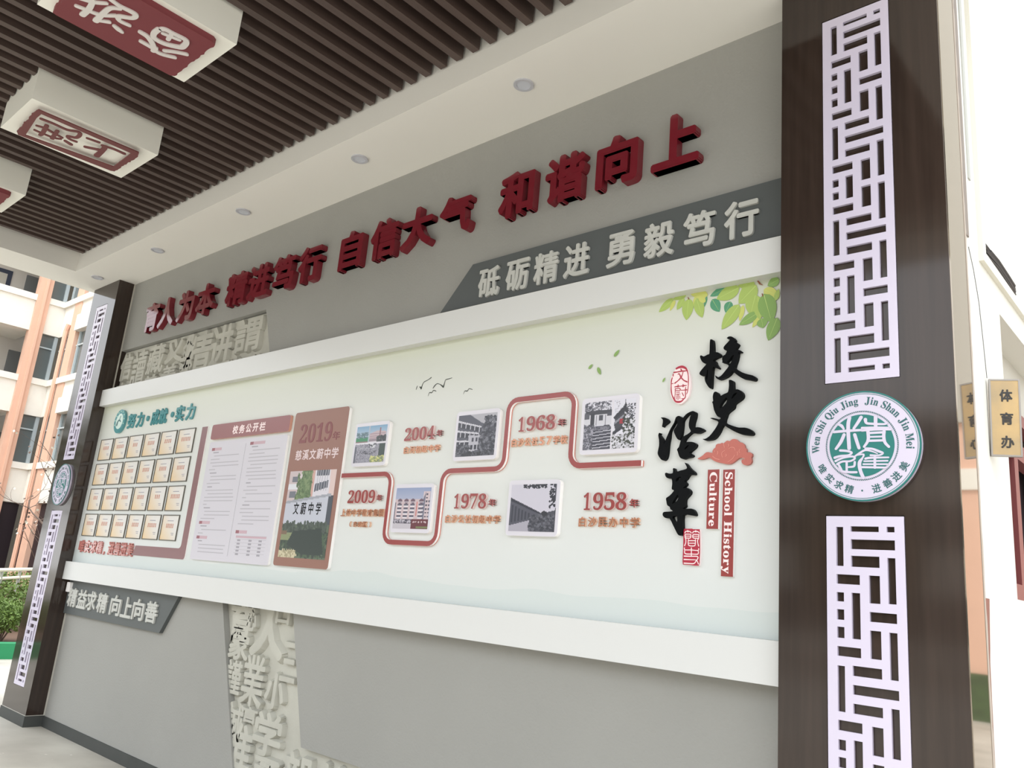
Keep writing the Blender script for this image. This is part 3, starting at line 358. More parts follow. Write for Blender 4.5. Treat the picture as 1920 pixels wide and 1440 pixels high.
# ================================================================== STRUCTURE
XL, XR = -8.266, -1.331          # inner faces of the two pillars
PY = -0.16                        # pillar front plane
H = 4.23
fl = MB().quadbox(-70, 40, -45, 45, -0.2, 0.0); fl.obj('floor', GROUND, kind='structure', label='worn grey concrete paving')
upper = [(-8.266, 3.0), (-5.40, 3.0), (-5.614, 3.512), (-8.266, 3.518)]
lower = [(-5.60, 1.42), (-4.99, 0.10), (-1.331, 0.10), (-1.331, 0.527), (-4.368, 0.527), (-4.70, 1.42)]
w = MB().ext([(-8.88, 0.0), (-0.96, 0.0), (-0.96, H), (-8.88, H)], [], 0.06, 0.22)
w.ext([(XL-0.05, 0.0), (XR+0.05, 0.0), (XR+0.05, H+0.01), (XL-0.05, H+0.01)],
      [[(-8.27, 3.0), (-5.40, 3.0), (-5.614, 3.512), (-8.27, 3.518)], [(-5.60, 1.42), (-4.99, 0.10), (-1.325, 0.10), (-1.325, 0.527), (-4.368, 0.527), (-4.70, 1.42)]], 0.0, 0.06)
w.obj('wall_back', WALL, kind='structure', label='grey textured plaster wall between the pillars')
MB().ext([(XL, 0.0), (XR, 0.0), (XR, 0.088), (XL, 0.088)], [], -0.012, 0.0).obj('baseboard_back', BASE, kind='structure')
# side wall right of the near pillar, running away from the camera, with the window opening
def yz(poly, holes, x0, x1, mb=None):
    """solid in the YZ plane between x0 and x1 (visible face x1, pointing +x)"""
    m_ = MB().ext([(p[0], p[1]) for p in poly], [[(p[0], p[1]) for p in h] for h in holes], 0, 1)
    mb = mb or MB(); a = len(mb.v)
    mb.v += [(x1 if y == 0 else x0, x, z) for x, y, z in m_.v]; mb.f += [tuple(a+i for i in f) for f in m_.f]; mb.m += m_.m
    return mb
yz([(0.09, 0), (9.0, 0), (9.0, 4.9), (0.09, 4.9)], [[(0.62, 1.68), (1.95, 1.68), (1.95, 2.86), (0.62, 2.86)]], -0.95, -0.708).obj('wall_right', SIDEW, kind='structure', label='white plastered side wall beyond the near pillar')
# moulding frame above the window
fr = yz([(0.30, 2.985), (8.6, 2.985), (8.6, 3.03), (0.345, 3.03), (0.345, 4.88), (0.30, 4.88)], [], -0.708, -0.69)

fr.obj('trim_1', mat('pale_grey_trim', (216, 212, 200), 0.7), kind='structure', label='pale moulding frame above the side window')
yz([(0.09, 3.02), (0.135, 3.02), (0.135, 4.88), (0.09, 4.88)], [], -0.708, -0.703).obj('trim_4', mat('brown_grey_sealant', (132, 122, 114), 0.8), kind='structure')
yz([(0.185, 3.3), (0.215, 3.3), (0.23, 4.88), (0.185, 4.88)], [], -0.708, -0.703).obj('trim_5', mat('mid_grey_trim', (176, 176, 170), 0.8), kind='structure')
yz([(0.352, 3.03), (0.362, 3.03), (0.362, 4.88), (0.352, 4.88)], [], -0.708, -0.7065).obj('trim_6', mat('dark_joint_line', (92, 90, 86), 0.8), kind='structure')
# window
wi = bpy.data.objects.new('window_1', None); COL.objects.link(wi); wi.location = (-0.80, 1.28, 1.68); setp(wi, kind='structure', label='mahogany framed side window')
yz([(-0.66, 0.0), (0.67, 0.0), (0.67, 0.9), (-0.66, 0.9)], [[(-0.54, .08), (-.16, .08), (-.16, .66), (-.54, .66)], [(-0.08, .08), (.59, .08), (.59, .66), (-.08, .66)], [(-0.54, .74), (.59, .74), (.59, .84), (-.54, .84)]], -0.04, 0.02).obj('window_frame', MAHOG, wi)
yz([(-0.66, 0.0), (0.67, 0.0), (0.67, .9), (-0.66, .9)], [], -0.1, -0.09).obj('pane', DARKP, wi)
yz([(-0.66, 0.9), (0.67, 0.9), (0.67, 1.18), (-0.66, 1.18)], [], -0.1, -0.02).obj('plaster_reveal', GREYC, wi)
# canopy ceiling: soffit ring round a coffer, lips, void board, slats
CX0, CX1, CY0, CY1 = -8.985, -0.64, -3.45, 0.16
KX0, KX1, KY0, KY1 = -8.46, -1.05, -2.93, -0.515
c = MB().ext([(CX0, CY0), (CX1, CY0), (CX1, CY1), (CX0, CY1)], [[(KX0, KY0), (KX1, KY0), (KX1, KY1), (KX0, KY1)]], H, H+0.42, plane='XY')
ceiling = c.obj('ceiling', CEIL, kind='structure', label='white canopy soffit round a slatted coffer')
MB().quadbox(CX0-0.03, CX1+0.03, CY0-0.03, CY1+0.03, H+0.42, H+0.62).obj('roof_slab', CEIL, ceiling)
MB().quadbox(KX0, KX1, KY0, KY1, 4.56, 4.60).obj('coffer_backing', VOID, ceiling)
boxes = [(-4.313, -3.735, -2.262, -1.477), (-5.885, -5.300, -1.958, -1.163), (-7.46, -6.89, -2.262, -1.477)]
SX = [-4.838+0.1284*k for k in range(-28, 30)]
SX = [x for x in SX if KX0+0.03 < x < KX1-0.03]
sm = MB().quadbox(-0.024, 0.024, -1, 0, 0, 0.17).mesh('slat', SLAT)
for x in SX:
    segs = [(KY0+0.02, KY1-0.015)]
    for (a, b_, y0, y1) in boxes:
        if a-0.026 < x < b_+0.026: segs = [(KY0+0.02, y0-0.004), (y1+0.004, KY1-0.015)]
    for (s0, s1) in segs:
        o = link('slat', sm, (x, s1, 4.385), ceiling); o.scale = (1, s1-s0, 1)
# downlights
dm = [None, None]
for k, x in enumerate((-1.30, -2.731, -4.175, -5.64, -7.10, -8.42)):
    if x > -1.4: continue
    t_ = empty('downlight', (x, -0.32, H-0.004), 'recessed round downlight in the white soffit, %s' % ('nearest to the near pillar', 'second from the near pillar', 'third from the near pillar, middle one of five', 'second from the far pillar', 'nearest to the far pillar')[k-1], 'light', 'round downlights along the soffit')
    if dm[0] is None:
        r_ = MB().ext([(0.056*math.cos(a), 0.056*math.sin(a)) for a in np.linspace(0, 2*math.pi, 28, endpoint=False)], [[(0.04*math.cos(a), 0.04*math.sin(a)) for a in np.linspace(0, 2*math.pi, 20, endpoint=False)]], -0.006, 0.004, plane='XY')
        dm[0] = r_.mesh('rim', LRING)
        dm[1] = MB().ext([(0.04*math.cos(a), 0.04*math.sin(a)) for a in np.linspace(0, 2*math.pi, 20, endpoint=False)], [], -0.002, 0.004, plane='XY').mesh('lens', LAMP)
    link('rim', dm[0], (0, 0, 0), t_); link('lens', dm[1], (0, 0, 0), t_)
# ceiling boxes
def wob(poly, amp, sub=6):
    out = []
    for i in range(len(poly)):
        a, b_ = poly[i], poly[(i+1) % len(poly)]; L_ = math.hypot(b_[0]-a[0], b_[1]-a[1]); k_ = max(1, int(L_/0.02)) if L_ < 0.5 and abs(a[1]-b_[1]) < abs(a[0]-b_[0]) else 1
        for j in range(k_):
            t_ = j/k_; jit = random.uniform(-amp, amp) if 0 < j else 0
            out.append((a[0]+(b_[0]-a[0])*t_, a[1]+(b_[1]-a[1])*t_+jit))
    return out
labs = ['white ceiling box with a maroon panel and pale lettering, nearest overhead', 'white ceiling box with a brown-red framed panel, middle of the row', 'white ceiling box cut by the left edge of the view']
ZB = 4.2
for k, (a, b_, y0, y1) in enumerate(boxes):
    t_ = empty('ceiling_box', ((a+b_)/2, (y0+y1)/2, ZB), labs[k], 'ceiling box', 'lettered boxes hanging through the ceiling slats')
    cx, cy = (a+b_)/2, (y0+y1)/2; q = lambda P: [(p[0]-cx, p[1]-cy)+tuple(p[2:]) for p in P]
    MB().quadbox(a-cx, b_-cx, y0-cy, y1-cy, 0, 0.35).obj('shell', BOXW, t_)
    dxx = boxes[k][0]-boxes[0][0]
    if k in (0, 2):
        pan = wob([(-4.255+dxx, -2.20), (-3.79+dxx, -2.20), (-3.775+dxx, -2.18), (-3.775+dxx, -1.585), (-3.79+dxx, -1.565), (-4.245+dxx, -1.56), (-4.262+dxx, -1.58), (-4.262+dxx, -2.18)], 0.006)
        MB().ext(q(pan), [], -0.035, 0, plane='XY').obj('painted_panel', MAROON, t_)
        s_ = [[(p[0]+dxx, p[1], p[2]) for p in st] for st in mms(D['box1'])]
        if k == 0: add_strokes(MB(), [q(s) for s in s_], -0.043, -0.035, plane='XY').obj('lettering', BOXSTROKE, t_)
        else: add_strokes(MB(), [q([(p[0], p[1], p[2]) for p in s]) for s in mms(D['box1']) for s in [[(p[0]+dxx, p[1], p[2]) for p in s]]][:3], -0.043, -0.035, plane='XY').obj('lettering', BOXSTROKE, t_)
    else:
        o_ = wob(mm(D['box2_ring'][0]), 0.005); i_ = mm(D['box2_ring'][1])
        MB().ext(q(o_), [q(i_)], -0.036, -0.028, plane='XY').obj('painted_border', BROWNRED, t_)
        add_strokes(MB(), [q(s) for s in mms(D['box2'])], -0.036, -0.029, plane='XY').obj('lettering', BROWNRED, t_)
# ================================================================== PILLARS
LAT = []   # lattice holes: columns (x, from panel centre), rows z below the panel top
cA, cB, cC, cD, cE, cG, cH, cI = -.0985, -.0735, -.0475, -.0185, .0125, .0485, .0745, .1005
T = 3.99
half = [(cA, cB, 3.952, 3.815), (cC, cG, 3.955, 3.936), (cH, cI, 3.955, 3.936), (cC, cI, 3.909, 3.875), (cC, cG, 3.852, 3.814), (cH, cI, 3.849, 3.696), (cE, cG, 3.787, 3.694), (cA, cD, 3.786, 3.753),
        (cA, cB, 3.724, 3.693), (cA, cB, 3.666, 3.631), (cA, cB, 3.607, 3.570), (cC, cD, 3.725, 3.571), (cE, cI, 3.665, 3.633), (cE, cG, 3.604, 3.512), (cH, cI, 3.603, 3.452), (cA, cD, 3.542, 3.510),
        (cC, cG, 3.483, 3.450), (cC, cI, 3.421, 3.390), (cC, cG, 3.361, 3.329), (cA, cB, 3.478, 3.329), (cH, cI, 3.363, 3.210), (cE, cG, 3.298, 3.209), (cA, cD, 3.302, 3.269), (cA, cB, 3.240, 3.207)]
hol = [(a, b_, T-z1, T-z0) for a, b_, z1, z0 in half]
TH = 1.588
hol += [(a, b_, TH-d1, TH-d0) for a, b_, d0, d1 in hol] + [(cC, cD, 3.99-3.245, 3.99-3.147)]
lat = MB().ext([(-.133, 0), (.132, 0), (.132, TH), (-.133, TH)], [[(a, TH-d1), (b_, TH-d1), (b_, TH-d0), (a, TH-d0)] for a, b_, d0, d1 in hol], -0.013, 0.0).mesh('lattice_panel', LAV)
# badge meshes (local x,z about the centre)
ring = lambda r, n=72: [(r*math.cos(2*math.pi*k/n), r*math.sin(2*math.pi*k/n)) for k in range(n)]
bd_disc = MB().ext(ring(.2005), [], -0.022, 0, 0, 0).mesh('disc', [LAV, TEAL])
bd_edge = MB().ext(ring(.2008), [ring(.1955)], -0.0235, -0.018).ext(ring(.1915), [ring(.1898)], -0.0228, -0.0222, back=False).mesh('rim_line', TEAL)
bd_core = MB().ext(ring(.1135), [], -0.0235, -0.0215, back=False).mesh('teal_core', TEAL)
mb = MB()
for k in range(120):
    a = 2*math.pi*k/120; r0, r1 = .1225, .1275; da = .030
    p = [(r0*math.cos(a), r0*math.sin(a)), (r0*math.cos(a+.03), r0*math.sin(a+.03)), (r1*math.cos(a+da+.03), r1*math.sin(a+da+.03)), (r1*math.cos(a+da), r1*math.sin(a+da))]
    mb.ext(p, [], -0.0230, -0.0222, back=False)
bd_rope = mb.mesh('rope_ring', TEALD)
bd_seal = add_strokes(MB(), mms(D['badge']), -0.0255, -0.0235).mesh('seal_lettering', LAV)
mb = MB()
latin = 'Wen Shi Qiu Jing  Jin Shan Jin Mei'
wid = {'W': .036, 'M': .034, 'Q': .03, 'J': .022, 'S': .022, 'e': .018, 'n': .021, 'h': .021, 'i': .011, 'u': .021, 'g': .02, 'a': .02, ' ': .011}
tot = sum(wid[c_]+.005 for c_ in latin); a_ = math.radians(187.5); span = math.radians(195)
for c_ in latin:
    w_ = (wid[c_]+.005)/tot*span; am = a_-w_/2
    if c_ != ' ':
        U, F, bdy, wh, mn = glyph(SB[c_]); kz = .027/.68; hh = wh[1]*kz; rr = .152+mn[1]*kz+hh/2
        ww = wid[c_]*0.80
        glyph_into(mb, SB[c_], rr*math.cos(am)-ww/2, rr*math.cos(am)+ww/2, rr*math.sin(am)-hh/2, rr*math.sin(am)+hh/2, -0.0228, -0.0222, 0.0004, 4, rot=am-math.pi/2, sides=False)
    a_ -= w_
for c_, ang in zip('唯实求精·进善进美', (210, 225.6, 240, 254, 270, 287.5, 302, 315.3, 330.5)):
    a = math.radians(ang); hh = .031 if c_ != '·' else .007; cxx, czz = .163*math.cos(a), .163*math.sin(a)
    glyph_into(mb, c_, cxx-hh/2, cxx+hh/2, czz-hh/2, czz+hh/2, -0.0228, -0.0222, 0.0008, 6, rot=a+math.pi/2, sides=False)
bd_text = mb.mesh('ring_lettering', TEALD)
def pillar(x0, x1, which):
    cx = (x0+x1)/2
    t_ = empty('pillar', (cx, 0, 0), 'dark wood-clad square pillar, %s' % which, 'pillar', 'wood-clad pillars')
    y1 = 0.09 if x1 > -2 else 0.30
    lx = 0.001 if x1 > -2 else -0.004
    cl = MB().quadbox(x0-cx, x1-cx, PY+0.014, y1, 0.095, H)
    rc = lambda zt: [(lx-.1365, zt-TH*1.005-.003), (lx+.1355, zt-TH*1.005-.003), (lx+.1355, zt+.005), (lx-.1365, zt+.005)]
    cl.ext([(x0-cx, .095), (x1-cx, .095), (x1-cx, H), (x0-cx, H)], [rc(4.002), rc(1.906)], PY, PY+0.014)
    cl.obj('wood_cladding', WOOD, t_)
    MB().quadbox(x0-cx-0.008, x1-cx+0.008, PY-0.008, y1-0.001, 0.0, 0.092).obj('plinth', BASE, t_)
    MB().quadbox(x0-cx-.002, x1-cx+.002, PY-.002, y1-.002, 0.092, 0.097).obj('joint_line', GREYC, t_)
    if x1 > -2:
        MB().quadbox(x1-cx, x1-cx+0.004, PY+0.004, y1, 0.10, H).obj('side_cladding', STEEL, t_, label='polished reflective side face')
    else:
        MB().quadbox(x1-cx, x1-cx+0.006, -0.012, 0.0, 0.09, H).obj('sealant_line', GREYC, t_)
    for zt, nm in ((4.002, 'above'), (1.906, 'below')):
        lo = link('lattice_panel', lat, (cx+lx, PY+0.0125, zt-TH*1.005), label='lavender-white lattice fretwork panel %s the round badge on the %s' % (nm, which.split(',')[0]), cat='lattice panel', group='lattice panels on the pillars'); lo.scale = (1.005, 1, 1.005)
    b0 = empty('round_badge', (cx+0.004 if x1 > -2 else cx+0.012, PY-0.001, 2.157), 'white and teal round badge on the %s' % which.split(',')[0], 'badge', 'round pillar badges')
    for nm, me in (('disc', bd_disc), ('rim_line', bd_edge), ('teal_core', bd_core), ('rope_ring', bd_rope), ('seal_lettering', bd_seal), ('ring_lettering', bd_text)): link(nm, me, (0, 0, 0), b0, kind='stuff' if nm in ('ring_lettering', 'rope_ring') else None)
pillar(-1.331, -0.708, 'near pillar, right of the display board')
pillar(-8.886, -8.266, 'far pillar, left of the display board')
# ================================================================== RELIEFS
def relief(name, poly, chars, label):
    xs = [p[0] for p in poly]; zs = [p[1] for p in poly]; cx, cz = sum(xs)/len(xs), min(zs)
    t_ = empty(name, (cx, 0.0, cz), label, 'relief', None)
    MB().ext([(x-cx, z-cz) for x, z in poly], [], 0.045, 0.058).obj('slab', STONE, t_)
    for ch, x0, x1, z0, z1, b_ in chars:
        m_ = MB(); glyph_into(m_, ch, 0, x1-x0, 0, z1-z0, 0.012, 0.046, b_*.75, 10, bev=1.3)
        m_.obj('carved_character', STONE, t_).location = (x0-cx, 0, z0-cz)
ins = lambda poly, d: poly
relief('carved_relief', [(-8.262, 3.02), (-5.42, 3.02), (-5.62, 3.505), (-8.262, 3.512)],
       [('信', -8.24, -7.98, 3.20, 3.48, .012), ('讀', -7.96, -7.66, 3.06, 3.47, .008), ('藏', -7.64, -7.30, 3.20, 3.49, .010), ('美', -7.64, -7.36, 3.03, 3.19, .008), ('义', -7.28, -6.95, 3.26, 3.49, .016), ('善', -7.28, -7.0, 3.03, 3.25, .008), ('羊', -6.98, -6.72, 3.03, 3.34, .010),
        ('精', -6.92, -6.42, 3.04, 3.49, .014), ('进', -6.45, -6.08, 3.10, 3.49, .014), ('謂', -6.05, -5.66, 3.20, 3.49, .010), ('唯', -5.95, -5.52, 3.03, 3.16, .008), ('人', -6.95, -6.75, 3.36, 3.49, .012), ('言', -7.98, -7.80, 3.03, 3.14, .006), ('中', -8.24, -8.0, 3.03, 3.18, .008), ('正', -6.42, -6.1, 3.03, 3.12, .008), ('山', -6.06, -5.9, 3.05, 3.18, .008)],
       'pale sandstone relief of carved characters above the display board')
relief('carved_relief', [(-5.595, 1.40), (-4.985, 0.105), (-1.34, 0.105), (-1.34, 0.522), (-4.372, 0.522), (-4.70, 1.40)],
       [('育', -5.42, -5.12, 1.03, 1.30, .012), ('人', -5.12, -4.72, 0.97, 1.29, .022), ('家', -5.38, -5.12, 0.92, 1.10, .010), ('謹', -5.36, -5.16, 0.70, 0.92, .007), ('業', -5.15, -4.88, 0.66, 0.98, .008), ('小', -4.86, -4.64, 0.68, 0.90, .012), ('誠', -5.26, -5.06, 0.42, 0.66, .008), ('進', -5.22, -4.90, 0.20, 0.55, .012),
        ('学', -4.92, -4.60, 0.40, 0.66, .012), ('勇', -4.88, -4.56, 0.14, 0.40, .010), ('毅', -4.54, -4.22, 0.16, 0.49, .010), ('篤', -4.18, -3.86, 0.14, 0.49, .010), ('行', -3.82, -3.5, 0.14, 0.49, .012), ('善', -3.4, -3.05, 0.14, 0.49, .012), ('美', -2.95, -2.6, 0.14, 0.49, .012), ('求', -2.5, -2.15, 0.14, 0.49, .012), ('精', -2.05, -1.7, 0.14, 0.49, .012), ('三', -4.72, -4.55, 0.86, 1.1, .006), ('文', -5.44, -5.2, 1.27, 1.38, .008), ('心', -5.2, -5.08, 1.12, 1.28, .008), ('木', -5.36, -5.22, 1.06, 1.16, .006), ('口', -4.86, -4.7, 1.2, 1.3, .008), ('言', -5.08, -4.90, 0.56, .66, .006), ('力', -4.74, -4.6, .22, .38, .006), ('明', -5.0, -4.9, .14, .26, .005)],
       'pale sandstone relief of carved characters running down below the display board')
# ================================================================== WALL LETTERS
ords = ['first', 'second', 'third', 'fourth', 'fifth', 'sixth', 'seventh', 'eighth', 'ninth', 'tenth', 'eleventh', 'twelfth', 'thirteenth', 'fourteenth', 'fifteenth', 'last']
red = [('育', -7.60, .285), ('人', -7.29, .31), ('为', -6.925, .30), ('本', -6.575, .31), ('精', -6.06, .325), ('进', -5.72, .31), ('笃', -5.365, .30), ('行', -5.02, .29), ('自', -4.522, .255), ('信', -4.16, .285), ('大', -3.83, .30), ('气', -3.475, .285), ('和', -2.970, .27), ('谐', -2.617, .275), ('向', -2.272, .262), ('上', -1.926, .268)]
for k, (ch, x, w_) in enumerate(red):
    m_ = MB(); hh = .29 if ch not in '气' else .262
    glyph_into(m_, ch, -w_/2, w_/2, -hh/2, hh/2, -0.05, 0.0, 0.0115, 10)
    m_.obj('slogan_character', RED, label='dark red raised character %s, %s from the left in the top slogan' % (ch, ords[k]), cat='letter', group='dark red slogan characters on the grey wall').location = (x, 0.0, 3.757)
def signband(poly, y0, label, chars, names, zc, hh, grp, wch):
    cx = sum(p[0] for p in poly)/len(poly); cz = min(p[1] for p in poly)
    MB().ext([(x-cx, z-cz) for x, z in poly], [], y0, 0.0).obj('sign_band', SIGN, label=label, cat='sign').location = (cx, 0, cz)
    for k, (ch, x) in enumerate(chars):
        m_ = MB(); glyph_into(m_, ch, -wch/2, wch/2, -hh/2, hh/2, y0-0.013, y0, 0.005, 8)
        m_.obj('sign_character', LET, label='pale grey raised character %s, %s from the left on the %s' % (ch, ords[k], names), cat='letter', group=grp).location = (x, 0, zc)
signband([(-3.53, 3.128), (-1.333, 3.128), (-1.333, 3.402), (-3.288, 3.392)], -0.03, 'charcoal slanted sign band above the display board beside the near pillar',
         [('砥', -3.13), ('砺', -2.914), ('精', -2.706), ('进', -2.498), ('勇', -2.221), ('毅', -1.999), ('笃', -1.782), ('行', -1.570)], 'upper charcoal band', 3.247, .185, 'pale characters on the upper charcoal band', .168)
signband([(-8.258, 0.984), (-6.34, 0.991), (-6.118, 1.30), (-8.258, 1.30)], -0.03, 'charcoal slanted sign band under the display board beside the far pillar',
         [('精', -8.097), ('益', -7.872), ('求', -7.668), ('精', -7.440), ('向', -7.170), ('上', -6.952), ('向', -6.740), ('善', -6.508)], 'lower charcoal band', 1.133, .165, 'pale characters on the lower charcoal band', .20)
MB().ext(rrect(-8.245, -8.17, 1.175, 1.262, 0.01), [], -0.055, -0.03).obj('small_white_plate', ACW, loc=(-8.21, -0.03, 1.22), label='tiny white plate stuck at the left end of the lower charcoal band', cat='plate')
# ================================================================== DISPLAY BOARD
board = empty('display_board', (-4.8, 0, 1.286), 'long white display board between the two pillars', 'display board')
ox, oz = -4.8, 1.286
mbp = MB().ext([(XL+0.002, 1.40), (XR-0.002, 1.40), (XR-0.002, 2.99), (XL+0.002, 2.99)], [], -0.045, -0.002)
pn = mbp.mesh('printed_panel', BP); pn_o = link('printed_panel', pn, (-ox, 0, -oz), board)
fx = lambda z0, z1: MB().quadbox(XL+0.002-ox, XR-0.002-ox, -0.10, -0.001, z0-oz, z1-oz)
fx(2.928, 3.090).obj('frame_bar', WHITE, board); fx(1.286, 1.447).obj('frame_bar', WHITE, board)
BY = -0.0455
def leafmesh(x0, z0, x1, z1, w_, y, mb, m=0):
    n = 10; dx, dz = x1-x0, z1-z0; L_ = math.hypot(dx, dz); ux, uz = dx/L_, dz/L_
    l, r = [], []
    for k in range(n+1):
        t_ = k/n; ww = w_*0.5*(math.sin(math.pi*t_**0.8))**0.75*(1-0.35*max(0, t_-0.75)) if 0 < k < n else 0
        l.append((x0+dx*t_-uz*ww, z0+dz*t_+ux*ww)); r.append((x0+dx*t_+uz*ww, z0+dz*t_-ux*ww))
    pts = [(min(p[0], XR-0.004), p[1]) for p in r+l[::-1][1:-1]]
    a = len(mb.v); mb.v += [(p[0]-ox, y, p[1]-oz) for p in pts]; c_ = len(mb.v); mb.v.append(((x0+x1)/2-ox, y, (z0+z1)/2-oz))
    k_ = len(pts)
    for i in range(k_): mb.f.append((c_, a+i, a+(i+1) % k_)); mb.m.append(m)
    vs = [(x0+dx*.05, z0+dz*.05, w_*.03), (x0+dx*.85, z0+dz*.85, w_*.012)]
    vs = [(min(p[0], XR-.01)-ox, p[1]-oz, p[2]) for p in vs]
    add_strokes(mb, [vs], y-0.0002, y, 1, sides=False)
for k, lf in enumerate(D['leaves']):
    m_ = MB(); x0, z0, x1, z1, w_ = (v/1000.0 for v in lf[:5]); leafmesh(x0, z0, x1, z1, w_*1.22, BY-0.0004*k/3-0.0002, m_)
    m_.obj('printed_leaf', [LEAFP[lf[5]], VEIN], board)
add_strokes(MB(), [[(p[0]-ox, p[1]-oz, p[2]) for p in s] for s in mms(D['twig'])], BY-0.0045, BY-0.004, sides=False).obj('printed_twig', TWIG, board)
for k in ('b1', 'b2', 'b3', 'b4'):
    add_strokes(MB(), [[(p[0]-ox, p[1]-oz, p[2]) for p in s] for s in mms(D[k])], BY-0.0005, BY, sides=False).obj('printed_bird', BIRD, board)
# small print dots on the header side are left to the material
PBY = -0.045   # board face; everything stuck on it starts here
def cut(name, polys, y0, mt, label, cat, group=None, mside=None):
    """cut-out lettering piece: list of [outer, hole...]"""
    allp = [p for q in polys for p in q[0]]; cx = sum(p[0] for p in allp)/len(allp); cz = min(p[1] for p in allp)
    m_ = MB()
    for q in polys: m_.ext([(x-cx, z-cz) for x, z in q[0]], [[(x-cx, z-cz) for x, z in h] for h in q[1:]], y0, PBY, 0, 1 if mside else 0)
    o = m_.obj(name, [mt]+([mside] if mside else []), label=label, cat=cat, group=group); o.location = (cx, 0, cz); return o, cx, cz
def smooth(poly, sub=2):
    n = len(poly); out = []
    for i in range(n):
        p0, p1, p2, p3 = (np.array(poly[(i+j-1) % n]) for j in range(4))
        for k in range(sub):
            t_ = k/sub; out.append(tuple(0.5*((2*p1)+(-p0+p2)*t_+(2*p0-5*p1+4*p2-p3)*t_**2+(-p0+3*p1-3*p2+p3)*t_**3)))
    return out
for key, ch, pos in (('xiao', '校', 'top right of four'), ('shi', '史', 'under the top one'), ('yan', '沿', 'left, above the lowest one'), ('ge', '革', 'lowest, above the square red seal')):
    cut('brush_character', [[smooth(mm(l)) for l in q] for q in D[key]], -0.066, BLACK, 'black brush-script character %s cut from acrylic, %s' % (ch, pos), 'letter', 'black brush-script title characters')
o, cx, cz = cut('cloud_ornament', [[smooth(mm(D['cloud']))]], -0.058, CLOUD, 'terracotta auspicious cloud ornament under the brush characters', 'ornament')
add_strokes(MB(), [[(p[0]-cx, p[1]-cz, p[2]) for p in s] for s in mms(D['cloud_s'])], -0.060, -0.058).obj('engraved_swirl', CLOUDL, o)
o, cx, cz = cut('oval_seal', [[smooth(mm(D['seal1']))]], -0.058, SEALW, 'oval red and white seal left of the top brush character', 'seal')
add_strokes(MB(), [[(p[0]-cx, p[1]-cz, p[2]) for p in s] for s in mms(D['seal1_s'])], -0.0595, -0.058).obj('seal_lettering', SEALR, o)
o, cx, cz = cut('square_seal', [[mm(D['seal2'])]], -0.058, SEALR, 'rectangular red seal with white characters under the lowest brush character', 'seal', None, SEALW)
add_strokes(MB(), [[(p[0]-cx, p[1]-cz, p[2]) for p in s] for s in mms(D['seal2_s'])], -0.0595, -0.058).obj('seal_lettering', SEALW, o)
for s, x0, x1, z0, z1, lab in (('Culture', -1.692, -1.638, 1.862, 2.110, 'shorter oxblood strip reading Culture downwards, left of the longer one'), ('School History', -1.621, -1.568, 1.673, 2.108, 'longer oxblood strip reading School History downwards')):
    cx, cz = (x0+x1)/2, z0
    t_ = empty('lettered_strip', (cx, PBY, z0), lab, 'sign', 'English lettered strips')
    MB().ext([(x0-cx, 0), (x1-cx, 0), (x1-cx, z1-z0), (x0-cx, z1-z0)], [], -0.013, 0, 0, 1).obj('strip', [DRED, ACW], t_)
    m_ = MB(); L_ = (z1-z0)-0.022
    serif_row(m_, s, 0, L_, -0.017, 0.017, -0.0142, -0.013, 0.0006)
    m_.v = [(z*1.0-0.001 if False else z, y, (z1-z0)-0.011-x) for x, y, z in m_.v]; m_.f = [tuple(f) for f in m_.f]
    m_.obj('lettering', SEALW, t_)
# ------------------------------------------------------------------ award certificates
tx = ['top', 'second', 'third', 'bottom']; tcol = ['first from left', 'second from left', 'third from left', 'fourth from left', 'fifth from left', 'last on the right']
def gradquad(x0, x1, z0, z1, y, nx, nz, fn, name):
    """flat print: grid with a colour per vertex from fn(u,v) (v up)"""
    xs = np.linspace(x0, x1, nx+1); zs = np.linspace(z0, z1, nz+1)
    V = [(x, y, z) for z in zs for x in xs]; F = [(j*(nx+1)+i, j*(nx+1)+i+1, (j+1)*(nx+1)+i+1, (j+1)*(nx+1)+i) for j in range(nz) for i in range(nx)]
    me = bpy.data.meshes.new(name); me.from_pydata(V, [], F)
    ca = me.color_attributes.new('Col', 'FLOAT_COLOR', 'POINT'); buf = []
    for j in range(nz+1):
        for i in range(nx+1): buf += list(fn(i/nx, j/nz))[:3]+[1.0]
    ca.data.foreach_set('color', buf); me.materials.append(PIC); me.update(); return me
gold, pale = np.array(lin((224, 188, 128))), np.array(lin((222, 218, 214)))
cert_paper = gradquad(-.134, .134, -.0965, .0965, -0.004, 12, 10, lambda u, v: gold*(1-min(1, max(0, 0.15+u*.75+v*.55)))+pale*min(1, max(0, 0.15+u*.75+v*.55)), 'paper')
cert_frame = MB().ext([(-.14, -.1025), (.14, -.1025), (.14, .1025), (-.14, .1025)], [[(-.133, -.0955), (.133, -.0955), (.133, .0955), (-.133, .0955)]], -0.008, 0).mesh('frame', FRAME)
cert_pr = []
for nch, sh in ((4, 0), (5, 0), (3, 0), (6, 0)):
    m_ = MB()
    w_ = .026 if nch < 5 else .021
    for k in range(nch):
        x = (k-(nch-1)/2)*w_*1.25
        for j in range(3): m_.quadbox(x-w_*.38, x+w_*.38, -0.0048, -0.0042, .002+j*.011, .008+j*.011, 0)
        m_.quadbox(x-w_*.08, x+w_*.12, -0.0049, -0.0043, -.003, .033, 0)
    m_.quadbox(-.05, .05, -0.0048, -0.0042, .052, .058, 1); m_.quadbox(.04, .085, -0.0048, -0.0042, -.045, -.040, 1); m_.quadbox(.05, .085, -0.0048, -0.0042, -.058, -.053, 1)
    cert_pr.append(m_.mesh('printed_lines', [CRED, INK]))
